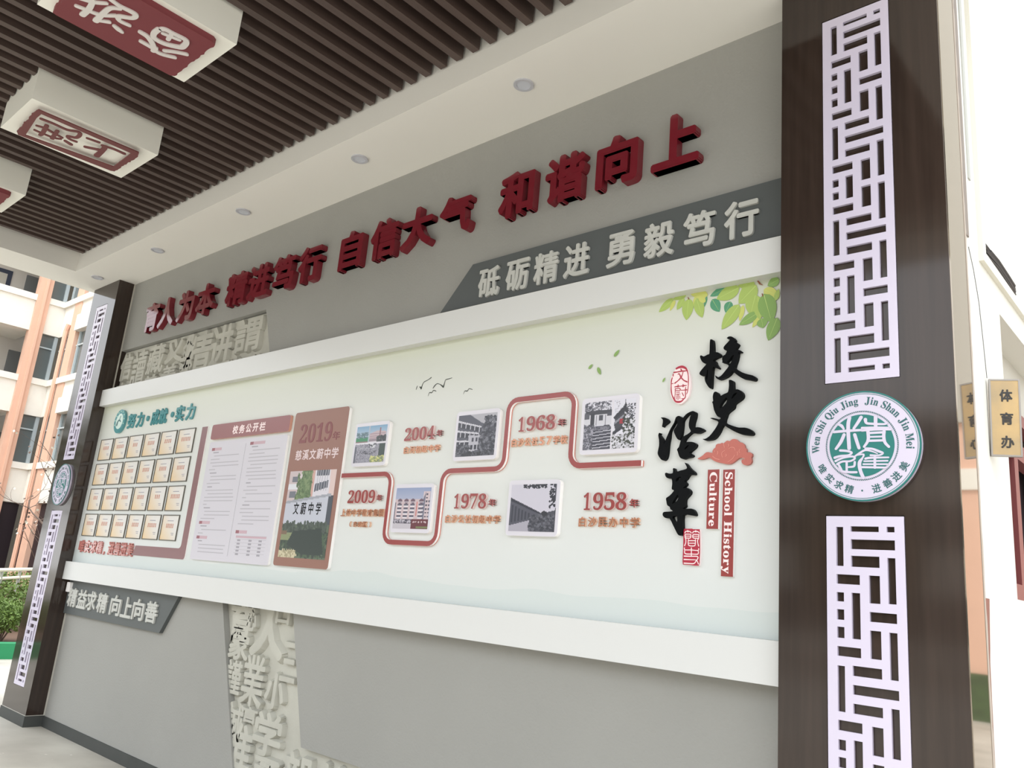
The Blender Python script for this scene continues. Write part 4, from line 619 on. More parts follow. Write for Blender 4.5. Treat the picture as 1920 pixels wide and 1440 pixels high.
for r_ in range(4):
    for c_ in range(6):
        x, z = -8.022+.3144*c_, 2.496-.2355*r_
        t_ = empty('award_certificate', (x, PBY, z), 'gold award certificate in thin dark frame, %s row, %s' % (tx[r_], tcol[c_]), 'certificate', 'framed gold award certificates')
        link('frame', cert_frame, (0, 0, 0), t_); link('paper', cert_paper, (0, 0, 0), t_); link('printed_lines', cert_pr[(r_*5+c_*3+r_*c_) % 4], (0, 0, 0), t_, kind='stuff')
# L strip
Ls = [(-7.02, 1.553), (-6.135, 1.553), (-6.122, 1.557), (-6.112, 1.567), (-6.108, 1.58), (-6.108, 2.594), (-6.198, 2.594), (-6.198, 1.665), (-6.203, 1.650), (-6.214, 1.639), (-6.23, 1.634), (-6.985, 1.634)]
cut('corner_strip', [[Ls]], -0.052, LSTRIP, 'mauve-brown L-shaped strip round the right and lower side of the certificates', 'strip', None, ACW)
# round school emblem and teal heading
t_ = empty('round_emblem', (-7.80, PBY, 2.753), 'small teal and white round emblem above the certificates', 'emblem')
MB().ext(ring(.114, 40), [], -0.02, 0).obj('disc', TEALG, t_)
MB().ext(ring(.074, 32), [], -0.0215, -0.02).obj('inner_disc', mat('pale_mint_acrylic', (206, 226, 218), 0.2), t_)
add_strokes(MB(), [[(-.04, -.03, .03), (-.03, 0, .018), (0, .01, .014), (.03, -.005, .01)], [(.0, .02, .008), (.012, .05, .006)]], -0.023, -0.0215).obj('swoosh', TEALD, t_)
for k in range(9):
    a = math.radians(200-k*27); m_ = MB().ext([(.095*math.cos(a)+.009*math.cos(q), .095*math.sin(a)+.009*math.sin(q)) for q in (0, 1.57, 3.14, 4.71)], [], -0.021, -0.02); m_.obj('rim_mark', mat('mint_mark', (176, 214, 196), .3), t_)
for ch, x, w_ in (('努', -7.567, .155), ('力', -7.388, .14), ('·', -7.236, .05), ('成', -7.095, .14), ('就', -6.94, .145), ('·', -6.772, .05), ('实', -6.635, .145), ('力', -6.452, .145)):
    m_ = MB(); hh = .14 if ch != '·' else .05
    glyph_into(m_, ch, -w_/2, w_/2, -hh/2, hh/2, -0.011, 0.0, 0.0055, 8)
    nm = 'heading_dot' if ch == '·' else 'heading_character'
    lab = {-7.567: 'glossy teal raised character 努, first of the teal heading', -7.388: 'glossy teal raised character 力 left of the first dot', -7.236: 'glossy teal dot after the second heading character', -7.095: 'glossy teal raised character 成 right of the first dot', -6.94: 'glossy teal raised character 就 left of the second dot', -6.772: 'glossy teal dot after the fourth heading character', -6.635: 'glossy teal raised character 实 right of the second dot', -6.452: 'glossy teal raised character 力, last of the teal heading'}[x]
    m_.obj(nm, TEALG, label=lab, cat='letter', group='teal heading characters above the certificates').location = (x, PBY, 2.742)
for k, (ch, x) in enumerate([('唯', -8.092), ('实', -7.958), ('求', -7.824), ('精', -7.69), ('，', -7.585), ('进', -7.447), ('善', -7.322), ('进', -7.196), ('美', -7.07)]):
    m_ = MB(); w_, hh, dz = (.115, .112, 0) if ch != '，' else (.02, .03, -.045)
    glyph_into(m_, ch, -w_/2, w_/2, -hh/2+dz, hh/2+dz, -0.014, 0, 0.003, 6)
    m_.obj('motto_character', mat('rose_glossy_acrylic', (190, 118, 110), 0.12, coat=0.5), label='small rose-red glossy character %s, %s in the motto under the certificates' % (ch, ords[k]), cat='letter', group='rose-red motto characters under the certificates').location = (x, PBY, 1.594)
# ------------------------------------------------------------------ notice header and poster
t_ = empty('notice_heading', (-5.467, PBY, 2.479), 'rose-brown rounded heading plate above the notice poster', 'sign')
MB().ext(rrect(-.543, .543, 0, .116, .018), [], -0.02, 0, 0, 1).obj('plate', [HDR, mat('copper_edge', (206, 150, 130), .25)], t_)
text_row(MB(), '校务公开栏', -.222, .232,   .022, .090, -0.0212, -0.02, 0.0026, 6, gap=.18).obj('lettering', SEALW, t_)
t_ = empty('notice_poster', (-5.467, PBY, 1.562), 'pale lilac notice poster with two columns of small print', 'poster')
MB().ext(rrect(-.540, .540, 0, .895, .018), [], -0.018, 0, 0, 1).obj('panel', [POST, ACW], t_)
m_ = MB()
L = lambda a, b_, z, h_, mt=1: m_.quadbox(a, b_, -0.0186, -0.0181, z-h_/2, z+h_/2, mt)
rr = random.Random(3)
L(-.0015, .0015, .45, .82, 0)
def para(xa, xb, ztop, rows, step=.0265):
    z = ztop
    for kind in rows:
        if kind == 'h': # heading bar
            wd = rr.uniform(.16, .34); L(xa-.01, xa+.035, z, .022, 2); L(xa+.035, xa+.035+wd*.5, z, .022, 3)
        elif kind == 's': L(xa+.02, xa+.02+rr.uniform(.06, .1), z, .008, 0)
        elif kind == 'f': L(xa+rr.choice((.0, .04)), xb-rr.uniform(0, .03), z, .0075, 1); 
        elif kind == 'p': L(xa, xa+rr.uniform(.05, .22), z, .0075, 1)
        z -= step
para(-.48, -.05, .835, 'hsfpffpsffpsffffpsffp')
para(-.48, -.05, .275, 'hsfp'); para(-.48, -.05, .165, 'hsfff')
para(.07, .48, .855, 'hsfpfffpfffsfpfpfsfpffp')
para(.07, .48, .215, 'h')
for k in range(6): L(.075, .47, .188-.024*k, .0025, 1)
L(.075, .47, .180, .014, 3)
for x in (.12, .27, .40):
    for k in range(5): L(x-.02, x+.02, .156-.024*k, .012, 0)
m_.obj('printed_text', [INK, INK2, mat('mauve_print', (150, 96, 104), .5), mat('pale_mauve_print', (196, 166, 176), .5)], t_, kind='stuff')
# ------------------------------------------------------------------ painted pictures
class Pic:
    def __init__(s, w, h, bg):
        s.w, s.h = w, h; s.a = np.zeros((h, w, 3)); s.a[:] = bg
        s.U, s.V = np.meshgrid((np.arange(w)+.5)/w, (np.arange(h)+.5)/h)
    def poly(s, pts, c):
        ins_ = np.zeros((s.h, s.w), bool); n = len(pts)
        for i in range(n):
            x0, y0 = pts[i]; x1, y1 = pts[(i+1) % n]
            if y0 == y1: continue
            m_ = ((y0 > s.V) != (y1 > s.V)) & (s.U < (x1-x0)*(s.V-y0)/(y1-y0)+x0); ins_ ^= m_
        s.a[ins_] = c; return ins_
    def rect(s, x0, y0, x1, y1, c): s.a[(s.U >= x0) & (s.U < x1) & (s.V >= y0) & (s.V < y1)] = c
    def grad(s, y0, y1, c0, c1):
        m_ = (s.V >= y0) & (s.V < y1); t_ = ((s.V-y0)/(y1-y0))[..., None]; f = np.array(c0)*(1-t_)+np.array(c1)*t_; s.a[m_] = f[m_]
    def speck(s, x0, y0, x1, y1, cols, dens=.5, r=.02, seed=0, mask=None):
        g = np.random.default_rng(seed); n = int(dens*(x1-x0)*(y1-y0)/(r*r))
        for k in range(n):
            cx, cy = g.uniform(x0, x1), g.uniform(y0, y1)
            if mask is not None and not mask(cx, cy): continue
            q = r*g.uniform(.5, 1.3); m_ = ((s.U-cx)**2+(s.V-cy)**2 < q*q); s.a[m_] = cols[g.integers(len(cols))]
    def mesh(s, x0, x1, z0, z1, y, name):
        nx, nz = s.w, s.h; A = s.a/255.0; A = np.where(A <= .04045, A/12.92, ((A+.055)/1.055)**2.4)
        xs = np.linspace(x0, x1, nx+1); zs = np.linspace(z1, z0, nz+1)
        V = [(x, y, z) for z in zs for x in xs]; F = [((j+1)*(nx+1)+i, (j+1)*(nx+1)+i+1, j*(nx+1)+i+1, j*(nx+1)+i) for j in range(nz) for i in range(nx)]
        me = bpy.data.meshes.new(name); me.from_pydata(V, [], F); ca = me.color_attributes.new('Col', 'FLOAT_COLOR', 'CORNER')
        buf = np.ones((nz*nx, 4, 4)); buf[:, :, :3] = A.reshape(-1, 1, 3); ca.data.foreach_set('color', buf.ravel()); me.materials.append(PIC); me.update(); return me
# 2019 panel
t_ = empty('history_panel', (-4.558, PBY, 1.568), 'tall copper-brown panel with the 2019 heading and a gate sign photo', 'panel')
MB().ext(rrect(-.304, .305, 0, 1.033, .022), [], -0.022, 0, 0, 1).obj('plate', [COPPER, ACW], t_)
serif_row(MB(), '2019', -.217, .150, .815, .937, -0.0232, -0.022, .0008).obj('year_lettering', mat('dull_maroon_print', (126, 64, 66), .4), t_)
text_row(MB(), '年', .160, .240, .817, .875, -0.0232, -0.022, .0015, 4).obj('year_lettering', MATS['dull_maroon_print'], t_)
text_row(MB(), '慈溪文蔚中学', -.232, .250, .698, .768, -0.0232, -0.022, .0016, 4, gap=.1).obj('name_lettering', mat('pale_pink_print', (224, 204, 206), .4), t_)
p = Pic(84, 92, (206, 196, 198))
p.poly([(0, 0), (.26, 0), (.22, .45), (0, .5)], (196, 180, 182)); p.rect(.07, .06, .2, .13, (110, 112, 122)); p.rect(.05, .24, .19, .31, (112, 114, 124)); p.rect(.0, .15, .22, .22, (214, 214, 220))
p.poly([(.5, 0), (1, 0), (1, .4), (.5, .42)], (210, 206, 214)); p.poly([(.5, 0), (.56, 0), (.56, .4), (.5, .42)], (198, 158, 148)); p.poly([(.88, 0), (1, 0), (1, .3), (.9, .32)], (214, 190, 186))
p.rect(.6, 0, .86, .06, (84, 86, 98)); p.poly([(.58, .16), (.86, .12), (.86, .2), (.58, .25)], (84, 86, 98))
for k in range(5): p.rect(.62+k*.05, 0, .63+k*.05, .24, (170, 172, 180))
p.poly([(.3, 0), (.5, 0), (.52, .3), (.46, .5), (.2, .5), (.18, .3), (.26, .15)], (92, 112, 78)); p.speck(.2, .02, .5, .48, [(80, 100, 66), (120, 138, 98), (100, 122, 84)], .8, .02, 1, lambda x, y: abs(x-.36) < .16)
p.poly([(0, .38), (.9, .30), (.92, .62), (.9, .68), (0, .62)], (188, 190, 202)); p.poly([(.9, .28), (1, .30), (1, .72), (.9, .72)], (70, 74, 84)); p.poly([(0, .355), (.95, .27), (.95, .30), (0, .385)], (156, 158, 168))
p.rect(0, .62, 1, 1, (92, 104, 86)); p.speck(0, .6, .95, .72, [(60, 70, 62), (76, 84, 78)], .9, .022, 2); p.speck(0, .72, 1, .98, [(70, 88, 66), (50, 62, 54), (60, 74, 60)], .9, .03, 3)
p.poly([(0, .72), (.28, .72), (.2, .8), (0, .8)], (132, 140, 104)); p.poly([(0, .93), (.3, .91), (.42, .97), (.3, 1), (0, 1)], (188, 180, 148)); p.speck(0, .91, .36, 1, [(160, 150, 120), (200, 190, 160)], .7, .015, 4)
p.poly([(.25, .70), (.85, .66), (.95, .95), (.5, .96), (.15, .85)], (46, 56, 52))
p.rect(0, .7, .12, .74, (118, 96, 78))
link('photo', p.mesh(-.26, .26, .056, .624, -0.0228, 'photo'), (0, 0, 0), t_)
text_row(MB(), '文蔚中学', -.16, .15, .335, .415, -0.0236, -0.0230, .0012, 4, gap=.28).obj('photo_lettering', BLACK, t_)
# timeline band
def rounded_path(pts, r, n=6):
    out = [pts[0]]
    for i in range(1, len(pts)-1):
        p, a, b_ = np.array(pts[i]), np.array(pts[i-1]), np.array(pts[i+1]); u = (a-p)/np.linalg.norm(a-p); v = (b_-p)/np.linalg.norm(b_-p)
        c_ = p+(u+v)*r
        a0 = math.atan2(*(-(v*r))[::-1]); s0 = p+u*r; s1 = p+v*r
        A0 = math.atan2(s0[1]-c_[1], s0[0]-c_[0]); A1 = math.atan2(s1[1]-c_[1], s1[0]-c_[0]); d_ = (A1-A0+math.pi) % (2*math.pi)-math.pi
        for k in range(n+1): out.append((c_[0]+r*math.cos(A0+d_*k/n), c_[1]+r*math.sin(A0+d_*k/n)))
    out.append(pts[-1]); return out
def band(pts, w_, r):
    o_ = []; i_ = []
    P = rounded_path(pts, r)
    for k in range(len(P)):
        a, b_ = P[max(k-1, 0)], P[min(k+1, len(P)-1)]; d_ = np.array(b_)-np.array(a); d_ = d_/np.linalg.norm(d_); n_ = np.array((-d_[1], d_[0]))*w_/2
        o_.append(tuple(np.array(P[k])+n_)); i_.append(tuple(np.array(P[k])-n_))
    return o_+i_[::-1]
tl = [(-4.245, 2.1495), (-3.762, 2.1495), (-3.762, 1.7515), (-3.320, 1.7515), (-3.320, 2.1505), (-2.866, 2.1505), (-2.866, 2.514), (-2.430, 2.514), (-2.430, 2.1495), (-2.022, 2.1495)]
cxx = -3.1
t_ = empty('timeline_band', (cxx, PBY, 1.75), 'oxblood raised band stepping up and down through the school timeline', 'band')
q = [(x-cxx, z-1.75) for x, z in tl]
MB().ext(band(q, .027, .062), [], -0.020, -0.006, 0, 1).obj('face', [DRED, ACW], t_); MB().ext(band([(q[0][0], q[0][1])]+q[1:-1]+[(q[-1][0]+.002, q[-1][1])], .0275, .062), [], -0.006, 0).obj('backing', mat('salmon_acrylic', (214, 130, 112), .3), t_)
# year captions
def caption(key, label, dig, x0, x1, z0, z1, nx0, nx1, rows):
    cx = (x0+x1)/2
    g_ = empty('year_caption', (cx, PBY, rows[-1][3]), label, 'caption', 'year captions on the timeline'); zb = rows[-1][3]
    n = len(dig); wc = (x1-x0)/n
    for k, ch in enumerate(dig):
        m_ = MB(); wd = wc*(.92 if ch != '1' else .62); xc = x0+wc*(k+.5)-cx
        glyph_into(m_, SB[ch], xc-wd/2, xc+wd/2, z0-zb, z1-zb, -0.016, 0, .0006, 4, 0, 1); m_.obj('digit', [DRED, mat('pale_edge_acrylic', (226, 200, 196), .2)], g_)
    m_ = MB(); glyph_into(m_, '年', nx0-cx, nx1-cx, z0+.012-zb, z0+.052-zb, -0.014, 0, .0012, 4, 0, 1); m_.obj('year_character', [DRED, MATS['pale_edge_acrylic']], g_)
    for (s, a, b_, r0, r1) in rows:
        for ch, (u0, u1) in zip(s, line_boxes(s, a, b_, .14)):
            U, F, bdy, wh, mn = glyph(ch); c_ = (u0+u1)/2-cx; cw = (u1-u0)*(min(1, wh[0]/.9) if ord(ch) > 255 else .8)
            m_ = MB(); glyph_into(m_, ch, c_-cw/2, c_+cw/2, r0-zb, r1-zb, -0.012, 0, .0009, 4, 0, 1); m_.obj('name_character', [COPLET, mat('peach_edge_acrylic', (232, 196, 170), .2)], g_)
caption('c2009', 'maroon 2009 caption with two lines of copper characters, left of the lowest dip', '2009', -4.158, -3.888, 1.976, 2.056, -3.878, -3.828, [('上林中学教育集团', -4.213, -3.797, 1.897, 1.941), ('（东校区）', -4.125, -3.893, 1.833, 1.866)])
caption('c2004', 'small maroon 2004 caption right of the small two-part photo', '2004', -3.690, -3.425, 2.341, 2.419, -3.414, -3.364, [('白河初级中学', -3.689, -3.375, 2.266, 2.308)])
caption('c1978', 'small maroon 1978 caption between the red-gate photo and the long low building photo', '1978', -3.222, -2.966, 1.944, 2.024, -2.955, -2.903, [('白沙公社初级中学', -3.275, -2.865, 1.868, 1.911)])
caption('c1968', 'small maroon 1968 caption inside the top step of the band', '1968', -2.802, -2.541, 2.341, 2.419, -2.53, -2.48, [('白沙公社57学校', -2.836, -2.466, 2.264, 2.308)])
caption('c1958', 'small maroon 1958 caption below the right end of the band', '1958', -2.348, -2.090, 1.938, 2.020, -2.08, -2.03, [('白沙民办中学', -2.365, -2.022, 1.861, 1.907)])
def plaque(x0, x1, z0, z1, pic, label):
    cx, cz = (x0+x1)/2, (z0+z1)/2; g_ = empty('photo_plaque', (cx, PBY, z0), label, 'photo', 'photo plaques on the timeline')
    w_, h_ = x1-x0, z1-z0
    MB().ext(rrect(-w_/2, w_/2, 0, h_, .022, 6), [], -0.024, 0, 0, 1).obj('backing_plate', [PLQ, ACW], g_)
    link('picture', pic.mesh(-w_/2+.019, w_/2-.019, .022, h_-.022, -0.0246, 'picture'), (0, 0, 0), g_); return g_
LP = (214, 210, 218)
# two-part colour photo
p = Pic(72, 60, LP)
p.grad(0, .3, (120, 158, 190), (178, 190, 205)); p.rect(0, .3, .42, .42, (60, 132, 92)); p.rect(0, .42, .42, .46, (130, 110, 110)); p.speck(.02, .18, .4, .32, [(86, 110, 120), (120, 140, 150)], .7, .018, 5)
p.poly([(.44, .22), (.7, .14), (.98, .18), (.98, .42), (.44, .42)], (186, 166, 172))
for j in range(3): p.rect(.46, .22+j*.06, .96, .235+j*.06, (150, 128, 140))
p.rect(.76, .06, .80, .36, (140, 104, 110)); p.speck(.7, .3, 1, .44, [(52, 54, 62), (70, 74, 76)], 1.1, .03, 6); p.rect(.42, .36, .7, .44, (140, 126, 136)); p.rect(.40, 0, .44, .46, (168, 176, 190)); p.rect(0, .455, 1, .5, LP)
p.rect(0, .5, 1, 1, (150, 148, 160)); p.speck(0, .5, .8, .98, [(140, 138, 150), (160, 158, 170), (120, 118, 130)], .5, .015, 7); p.speck(.1, .68, .7, .78, [(70, 70, 80)], .18, .014, 8)
p.rect(.8, .5, 1, .84, (56, 68, 66)); p.speck(.55, .84, 1, 1, [(200, 198, 130), (150, 160, 96), (120, 130, 90)], 1, .02, 9); p.rect(0, .55, .06, 1, (90, 92, 104)); p.speck(.46, .5, .7, .6, [(210, 210, 216), (60, 62, 70)], .5, .018, 10)
plaque(-4.158, -3.826, 2.201, 2.475, p, 'small two-part colour photo plaque beside the copper-brown panel')
# school building with red gate
p = Pic(80, 64, (150, 160, 186)); p.grad(0, .45, (140, 152, 184), (178, 178, 196)); bc = (196, 176, 180)
p.rect(0, .28, .82, .78, bc); p.rect(.8, .1, .99, .78, (202, 184, 188)); p.poly([(.78, .34), (.86, .1), (.86, .78), (.8, .78)], (110, 110, 128))
for i, x in enumerate((.07, .26, .45, .69)):
    p.a[((p.U-(x+.065))/.065)**2+((p.V-.33)/.06)**2 < 1] = (104, 82, 96)
    p.rect(x-.0, .34, x+.13, .36, (220, 214, 222))
    for j in range(4): p.rect(x, .385+j*.095, x+.13, .43+j*.095, (92, 88, 104)); p.rect(x, .43+j*.095, x+.13, .465+j*.095, (222, 216, 222))
for j in range(7): p.rect(.87, .14+j*.09, .92, .18+j*.09, (84, 78, 92))
for j in range(5): p.rect(.955, .32+j*.09, .985, .36+j*.09, (84, 78, 92))
p.rect(.62, .34, .655, .68, (196, 108, 100)); p.rect(0, .36, .02, .76, (90, 84, 98)); p.rect(0, .76, .6, .88, (112, 106, 118)); p.speck(0, .78, .6, .86, [(70, 68, 80), (180, 174, 184)], .5, .02, 11)
p.rect(0, .88, .6, 1, (188, 182, 190)); p.rect(.52, .76, 1, 1, (98, 40, 50)); p.rect(.68, .93, 1, .985, (112, 116, 76)); p.speck(.56, .83, .95, .84, [(196, 176, 180)], .8, .018, 12)
plaque(-3.706, -3.372, 1.807, 2.083, p, 'photo plaque of an arched school building with a red gate, lowest dip')
# black and white balcony building
p = Pic(80, 64, (70, 70, 80)); p.poly([(.3, 0), (1, 0), (1, .3), (.62, .22)], (172, 170, 178)); p.poly([(0, 0), (.3, 0), (.66, .24), (.62, .9), (0, .9)], (84, 84, 96))
for a, b_ in ((.12, .3), (.36, .46), (.60, .64)):
    p.poly([(0, a), (.62, b_), (.62, b_+.035), (0, a+.045)], (198, 196, 204)); p.poly([(0, a+.05), (.62, b_+.04), (.62, b_+.14), (0, a+.17)], (58, 58, 68))
    for k in range(5): p.rect(.08+k*.12, a+(b_-a)*k*.2+.03, .105+k*.12, a+(b_-a)*k*.2+.17, (180, 178, 188))
p.poly([(.3, .5), (.66, .52), (.62, .84), (.36, .9)], (176, 174, 184))
for x in (.4, .5, .58):
    p.rect(x, .57, x+.045, .66, (60, 60, 72)); p.rect(x-.02, .74, x+.04, .84, (50, 50, 62))
p.speck(.6, .08, 1, .98, [(52, 52, 62), (76, 76, 86), (110, 110, 120)], 1.1, .03, 13, lambda x, y: x > .62+.1*math.sin(y*7)); p.speck(0, .72, .36, 1, [(64, 64, 74), (100, 100, 110), (48, 48, 58)], 1.1, .025, 14); p.rect(.2, .92, 1, 1, (52, 52, 60)); p.speck(.3, .9, 1, 1, [(80, 80, 90), (44, 44, 52)], .8, .025, 15)
plaque(-3.248, -2.919, 2.203, 2.479, p, 'black and white photo plaque of a three-storey balcony building')
# long low building
p = Pic(80, 64, (196, 192, 204)); p.poly([(0, .3), (.72, .63), (.5, .75), (0, .88)], (76, 76, 88)); p.poly([(0, .28), (.72, .62), (.70, .65), (0, .35)], (44, 44, 56))
for k in range(7): x = .04+k*.075; p.rect(x, .44+k*.035, x+.03, .82-k*.016, (52, 52, 64))
p.poly([(0, .88), (.5, .75), (.42, .9), (.5, 1), (0, 1)], (164, 160, 172)); p.poly([(.46, .74), (.7, .62), (1, .55), (1, 1), (.46, 1), (.42, .9)], (70, 70, 80)); p.speck(.46, .64, 1, .98, [(54, 54, 64), (96, 96, 106), (76, 76, 86)], 1, .025, 16, lambda x, y: y > .9-.45*x)
p.a[((p.U-.76)**2+((p.V-.62)*1.2)**2) < .004] = (44, 44, 52); p.speck(.28, 0, .78, .1, [(40, 40, 50)], .9, .018, 17, lambda x, y: y < .04+.06*abs(math.sin(x*14))); p.speck(.86, 0, .97, .5, [(40, 40, 50)], .55, .02, 18); p.rect(.965, 0, .99, .34, (60, 60, 70)); p.rect(.985, .5, 1, 1, (40, 40, 48))
plaque(-2.808, -2.474, 1.809, 2.086, p, 'black and white photo plaque of a long low building beside the 1978 caption')
# temple pair
p = Pic(88, 70, (212, 210, 220)); p.speck(.0, .0, .52, .3, [(70, 70, 80), (120, 118, 128), (200, 198, 208)], .9, .018, 19, lambda x, y: y < .18 or x < .4)
p.rect(.02, .19, .55, .28, (60, 60, 68)); p.rect(.0, .27, .55, .5, (200, 198, 206)); p.rect(.12, .25, .2, .52, (50, 50, 58)); p.rect(.3, .28, .38, .4, (66, 66, 76)); p.rect(.0, .24, .1, .36, (84, 84, 92)); p.rect(.46, .24, .55, .32, (70, 70, 80))
for x in (.24, .42): p.rect(x, .28, x+.012, .5, (80, 80, 90))
p.rect(0, .5, .2, 1, (140, 138, 150)); p.speck(0, .48, .2, 1, [(96, 94, 106), (150, 148, 160), (74, 74, 84)], 1, .02, 20); p.poly([(.2, .52), (.5, .5), (.55, .56), (.55, 1), (.18, 1)], (62, 62, 74))
p.speck(.2, .53, .52, .6, [(120, 118, 130), (90, 90, 100)], .8, .015, 21)
for k in range(6): p.poly([(.19, .64+k*.065), (.55, .605+k*.065), (.55, .62+k*.065), (.19, .655+k*.065)], (196, 194, 204))
p.rect(.545, 0, .575, 1, LP); p.speck(.58, 0, .72, .3, [(170, 168, 178)], .1, .012, 22)
p.poly([(.8, .0), (.815, .08), (.84, .12), (.98, .28), (.98, .42), (.8, .26), (.62, .42), (.58, .36), (.76, .16), (.79, .1)], (44, 44, 52)); p.poly([(.62, .4), (.8, .24), (.8, .6), (.64, .66), (.6, .52)], (58, 58, 66)); p.poly([(.6, .46), (.8, .3), (.8, .35), (.62, .5)], (130, 130, 140)); p.rect(.7, .40, .77, .5, (150, 40, 52)); p.rect(.78, .3, .9, .7, (62, 64, 58))
p.poly([(.58, .66), (.8, .52), (.8, .58), (.58, .74)], (46, 46, 56)); p.speck(.78, .36, 1, .9, [(54, 60, 50), (40, 44, 42), (200, 198, 206)], 1, .022, 23); p.speck(.58, .72, 1, 1, [(206, 204, 212), (66, 68, 60), (180, 178, 186)], 1, .02, 24); p.speck(.84, .1, 1, .4, [(210, 208, 218), (70, 70, 78)], .6, .013, 25)
plaque(-2.374, -2.044, 2.200, 2.477, p, 'black and white photo plaque pairing temple steps with a pagoda')
# ================================================================== RIGHT SIDE
t_ = empty('door_plate', (-0.706, 0.30, 2.19), 'worn brass flag plate with three black characters on the white side wall', 'sign')
tilt = math.radians(20)
t_.rotation_euler = (0, math.radians(1.2), tilt)
MB().ext([(0, 0), (.103, 0), (.103, .300), (0, .300)], [], -.008, .008, 0, 1).obj('plate', [GOLD, mat('worn_steel_edge', (150, 144, 138), .35, metal=.6)], t_)
MB().ext([(0, 0), (.103, 0), (.103, .300), (0, .300)], [[(.006, .006), (.097, .006), (.097, .294), (.006, .294)]], -.0095, -.008).obj('raised_edge', MATS['worn_steel_edge'], t_)
for ch, z in (('体', .235), ('育', .145), ('办', .055)): glyph_into(MB(), ch, .034, .077, z-.024, z+.024, -.0100, -.008, .0015, 6).obj('lettering', mat('black_painted_letter', (44, 42, 40), .5), t_)
m_ = MB().tube([(-.706, .13, 2.98), (-.702, .17, 2.90), (-.70, .22, 2.78), (-.699, .25, 2.62), (-.70, .28, 2.49)], .0012, 5)
m_.obj('thin_wire', CABLE, loc=(-.706, .2, 2.49), label='thin grey wire running down the white side wall to the brass plate', cat='wire')
m_ = MB()
for k in range(7):
    dz = .010*k-.03; dx = .004*(k % 3); m_.tube([(-.70+dx, .36+.015*k*(k % 2), 3.055+dz), (-.695+dx, .55, 3.06+dz*.7), (-.695+dx, .75, 3.055+dz*.8), (-.70+dx, .93-.02*(k % 3), 3.06+dz*.9)], .0055, 5)
m_.obj('cable_bundle', CABLE, loc=(-.70, .64, 3.03), label='bundle of black cables lying along the moulding of the side wall', cat='cables')
m_ = MB(); r2 = random.Random(5)
pr = [(.088, 4.2)]; z = 4.2
L_ = []; 
while z > 0.1: L_.append((.088+r2.uniform(-.004, .004), z)); z -= r2.uniform(.02, .06)
yz([(.07, 0.1), (.07, 4.2)]+L_, [], -.7075, -.7025, m_)
m_.obj('trim_2', mat('cracked_grey_sealant', (170, 158, 146), .8), kind='structure', label='ragged sealant strip along the pillar')
m_ = yz([(.090, .30), (.098, .30), (.101, 1.1), (.110, 1.45), (.122, 1.50), (.135, 1.58), (.150, 1.66), (.092, 1.66), (.090, 1.1)], [], -.7062, -.7045)
m_.obj('paint_drip', mat('brown_red_drip', (112, 66, 60), .4), loc=(-.70, .1, 1.6), label='dark red-brown paint drip down the edge of the near pillar', cat='stain')
m_ = yz([(.10, .1), (.22, .1), (.19, 1.66), (.10, 1.66)], [], -.7078, -.7065); m_.obj('trim_3', mat('off_white_skim', (214, 206, 196), .8), kind='structure')
# ================================================================== FAR SCHOOL BUILDING
BX, BYY = -37.34, 8.44
def facade_x(mb, y0, y1, z0, z1, x1, x0=BX-1.5): mb.quadbox(x0, x1, y0, y1, z0, z1)
bl = empty('school_building', (BX, BYY, 0), 'white and peach L-shaped school building far behind the far pillar', 'building')
def bpart(name, mt, boxes_, **kw):
    m_ = MB()
    for b_ in boxes_: m_.quadbox(b_[0]-BX, b_[1]-BX, b_[2]-BYY, b_[3]-BYY, b_[4], b_[5])
    return m_.obj(name, mt, bl, **kw)
Y0 = -6.0
floors = [(11.61, 10.31), (8.11, 6.81), (4.58, 3.22), (15.11, 13.81)]
for zt, zb in floors:
    bpart('parapet', OUTW, [(BX-.25, BX, Y0, BYY, zb, zt)])
    bpart('parapet', OUTW, [(BX, -24, BYY, BYY+.25, zb, zt)])
    bpart('coping', OUTW, [(BX-.3, BX+.10, Y0, BYY-.10, zt, zt+.26)])
    bpart('coping', OUTW, [(BX-.1, -24, BYY-.10, BYY+.3, zt, zt+.26)])
bpart('floor_slab', OUTW, [(BX-2.6, BX-.25, Y0, 7.5, z, z+.25) for z in (3.22, 6.81, 10.31, 13.81)])
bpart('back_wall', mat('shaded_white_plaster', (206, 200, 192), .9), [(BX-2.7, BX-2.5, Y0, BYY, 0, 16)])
for y0 in (7.24, 2.7, -1.8): bpart('column', PEACH, [(BX-.3, BX+.14, y0, y0+.5, 0, 16)]); bpart('drain_pipe', PEACH, [(BX+.14, BX+.24, y0+.2, y0+.3, 0, 16)])
bpart('door_strip', mat('dark_door_grey', (112, 114, 114), .6), [(BX-2.5, BX-2.41, 7.35, 7.9, z, z+2.7) for z in (3.5, 7.1, 10.6)])
bpart('notice_frame', mat('navy_frame', (40, 48, 68), .5), [(BX-2.5, BX-2.42, 5.3, 6.78, 12.0, 13.25)]); bpart('notice_panel', GREYC, [(BX-2.42, BX-2.40, 5.4, 6.59, 12.1, 13.06)])
bpart('dark_opening', DARKP, [(BX-2.4, BX-2.3, Y0, 7.2, 0.3, 3.2)])
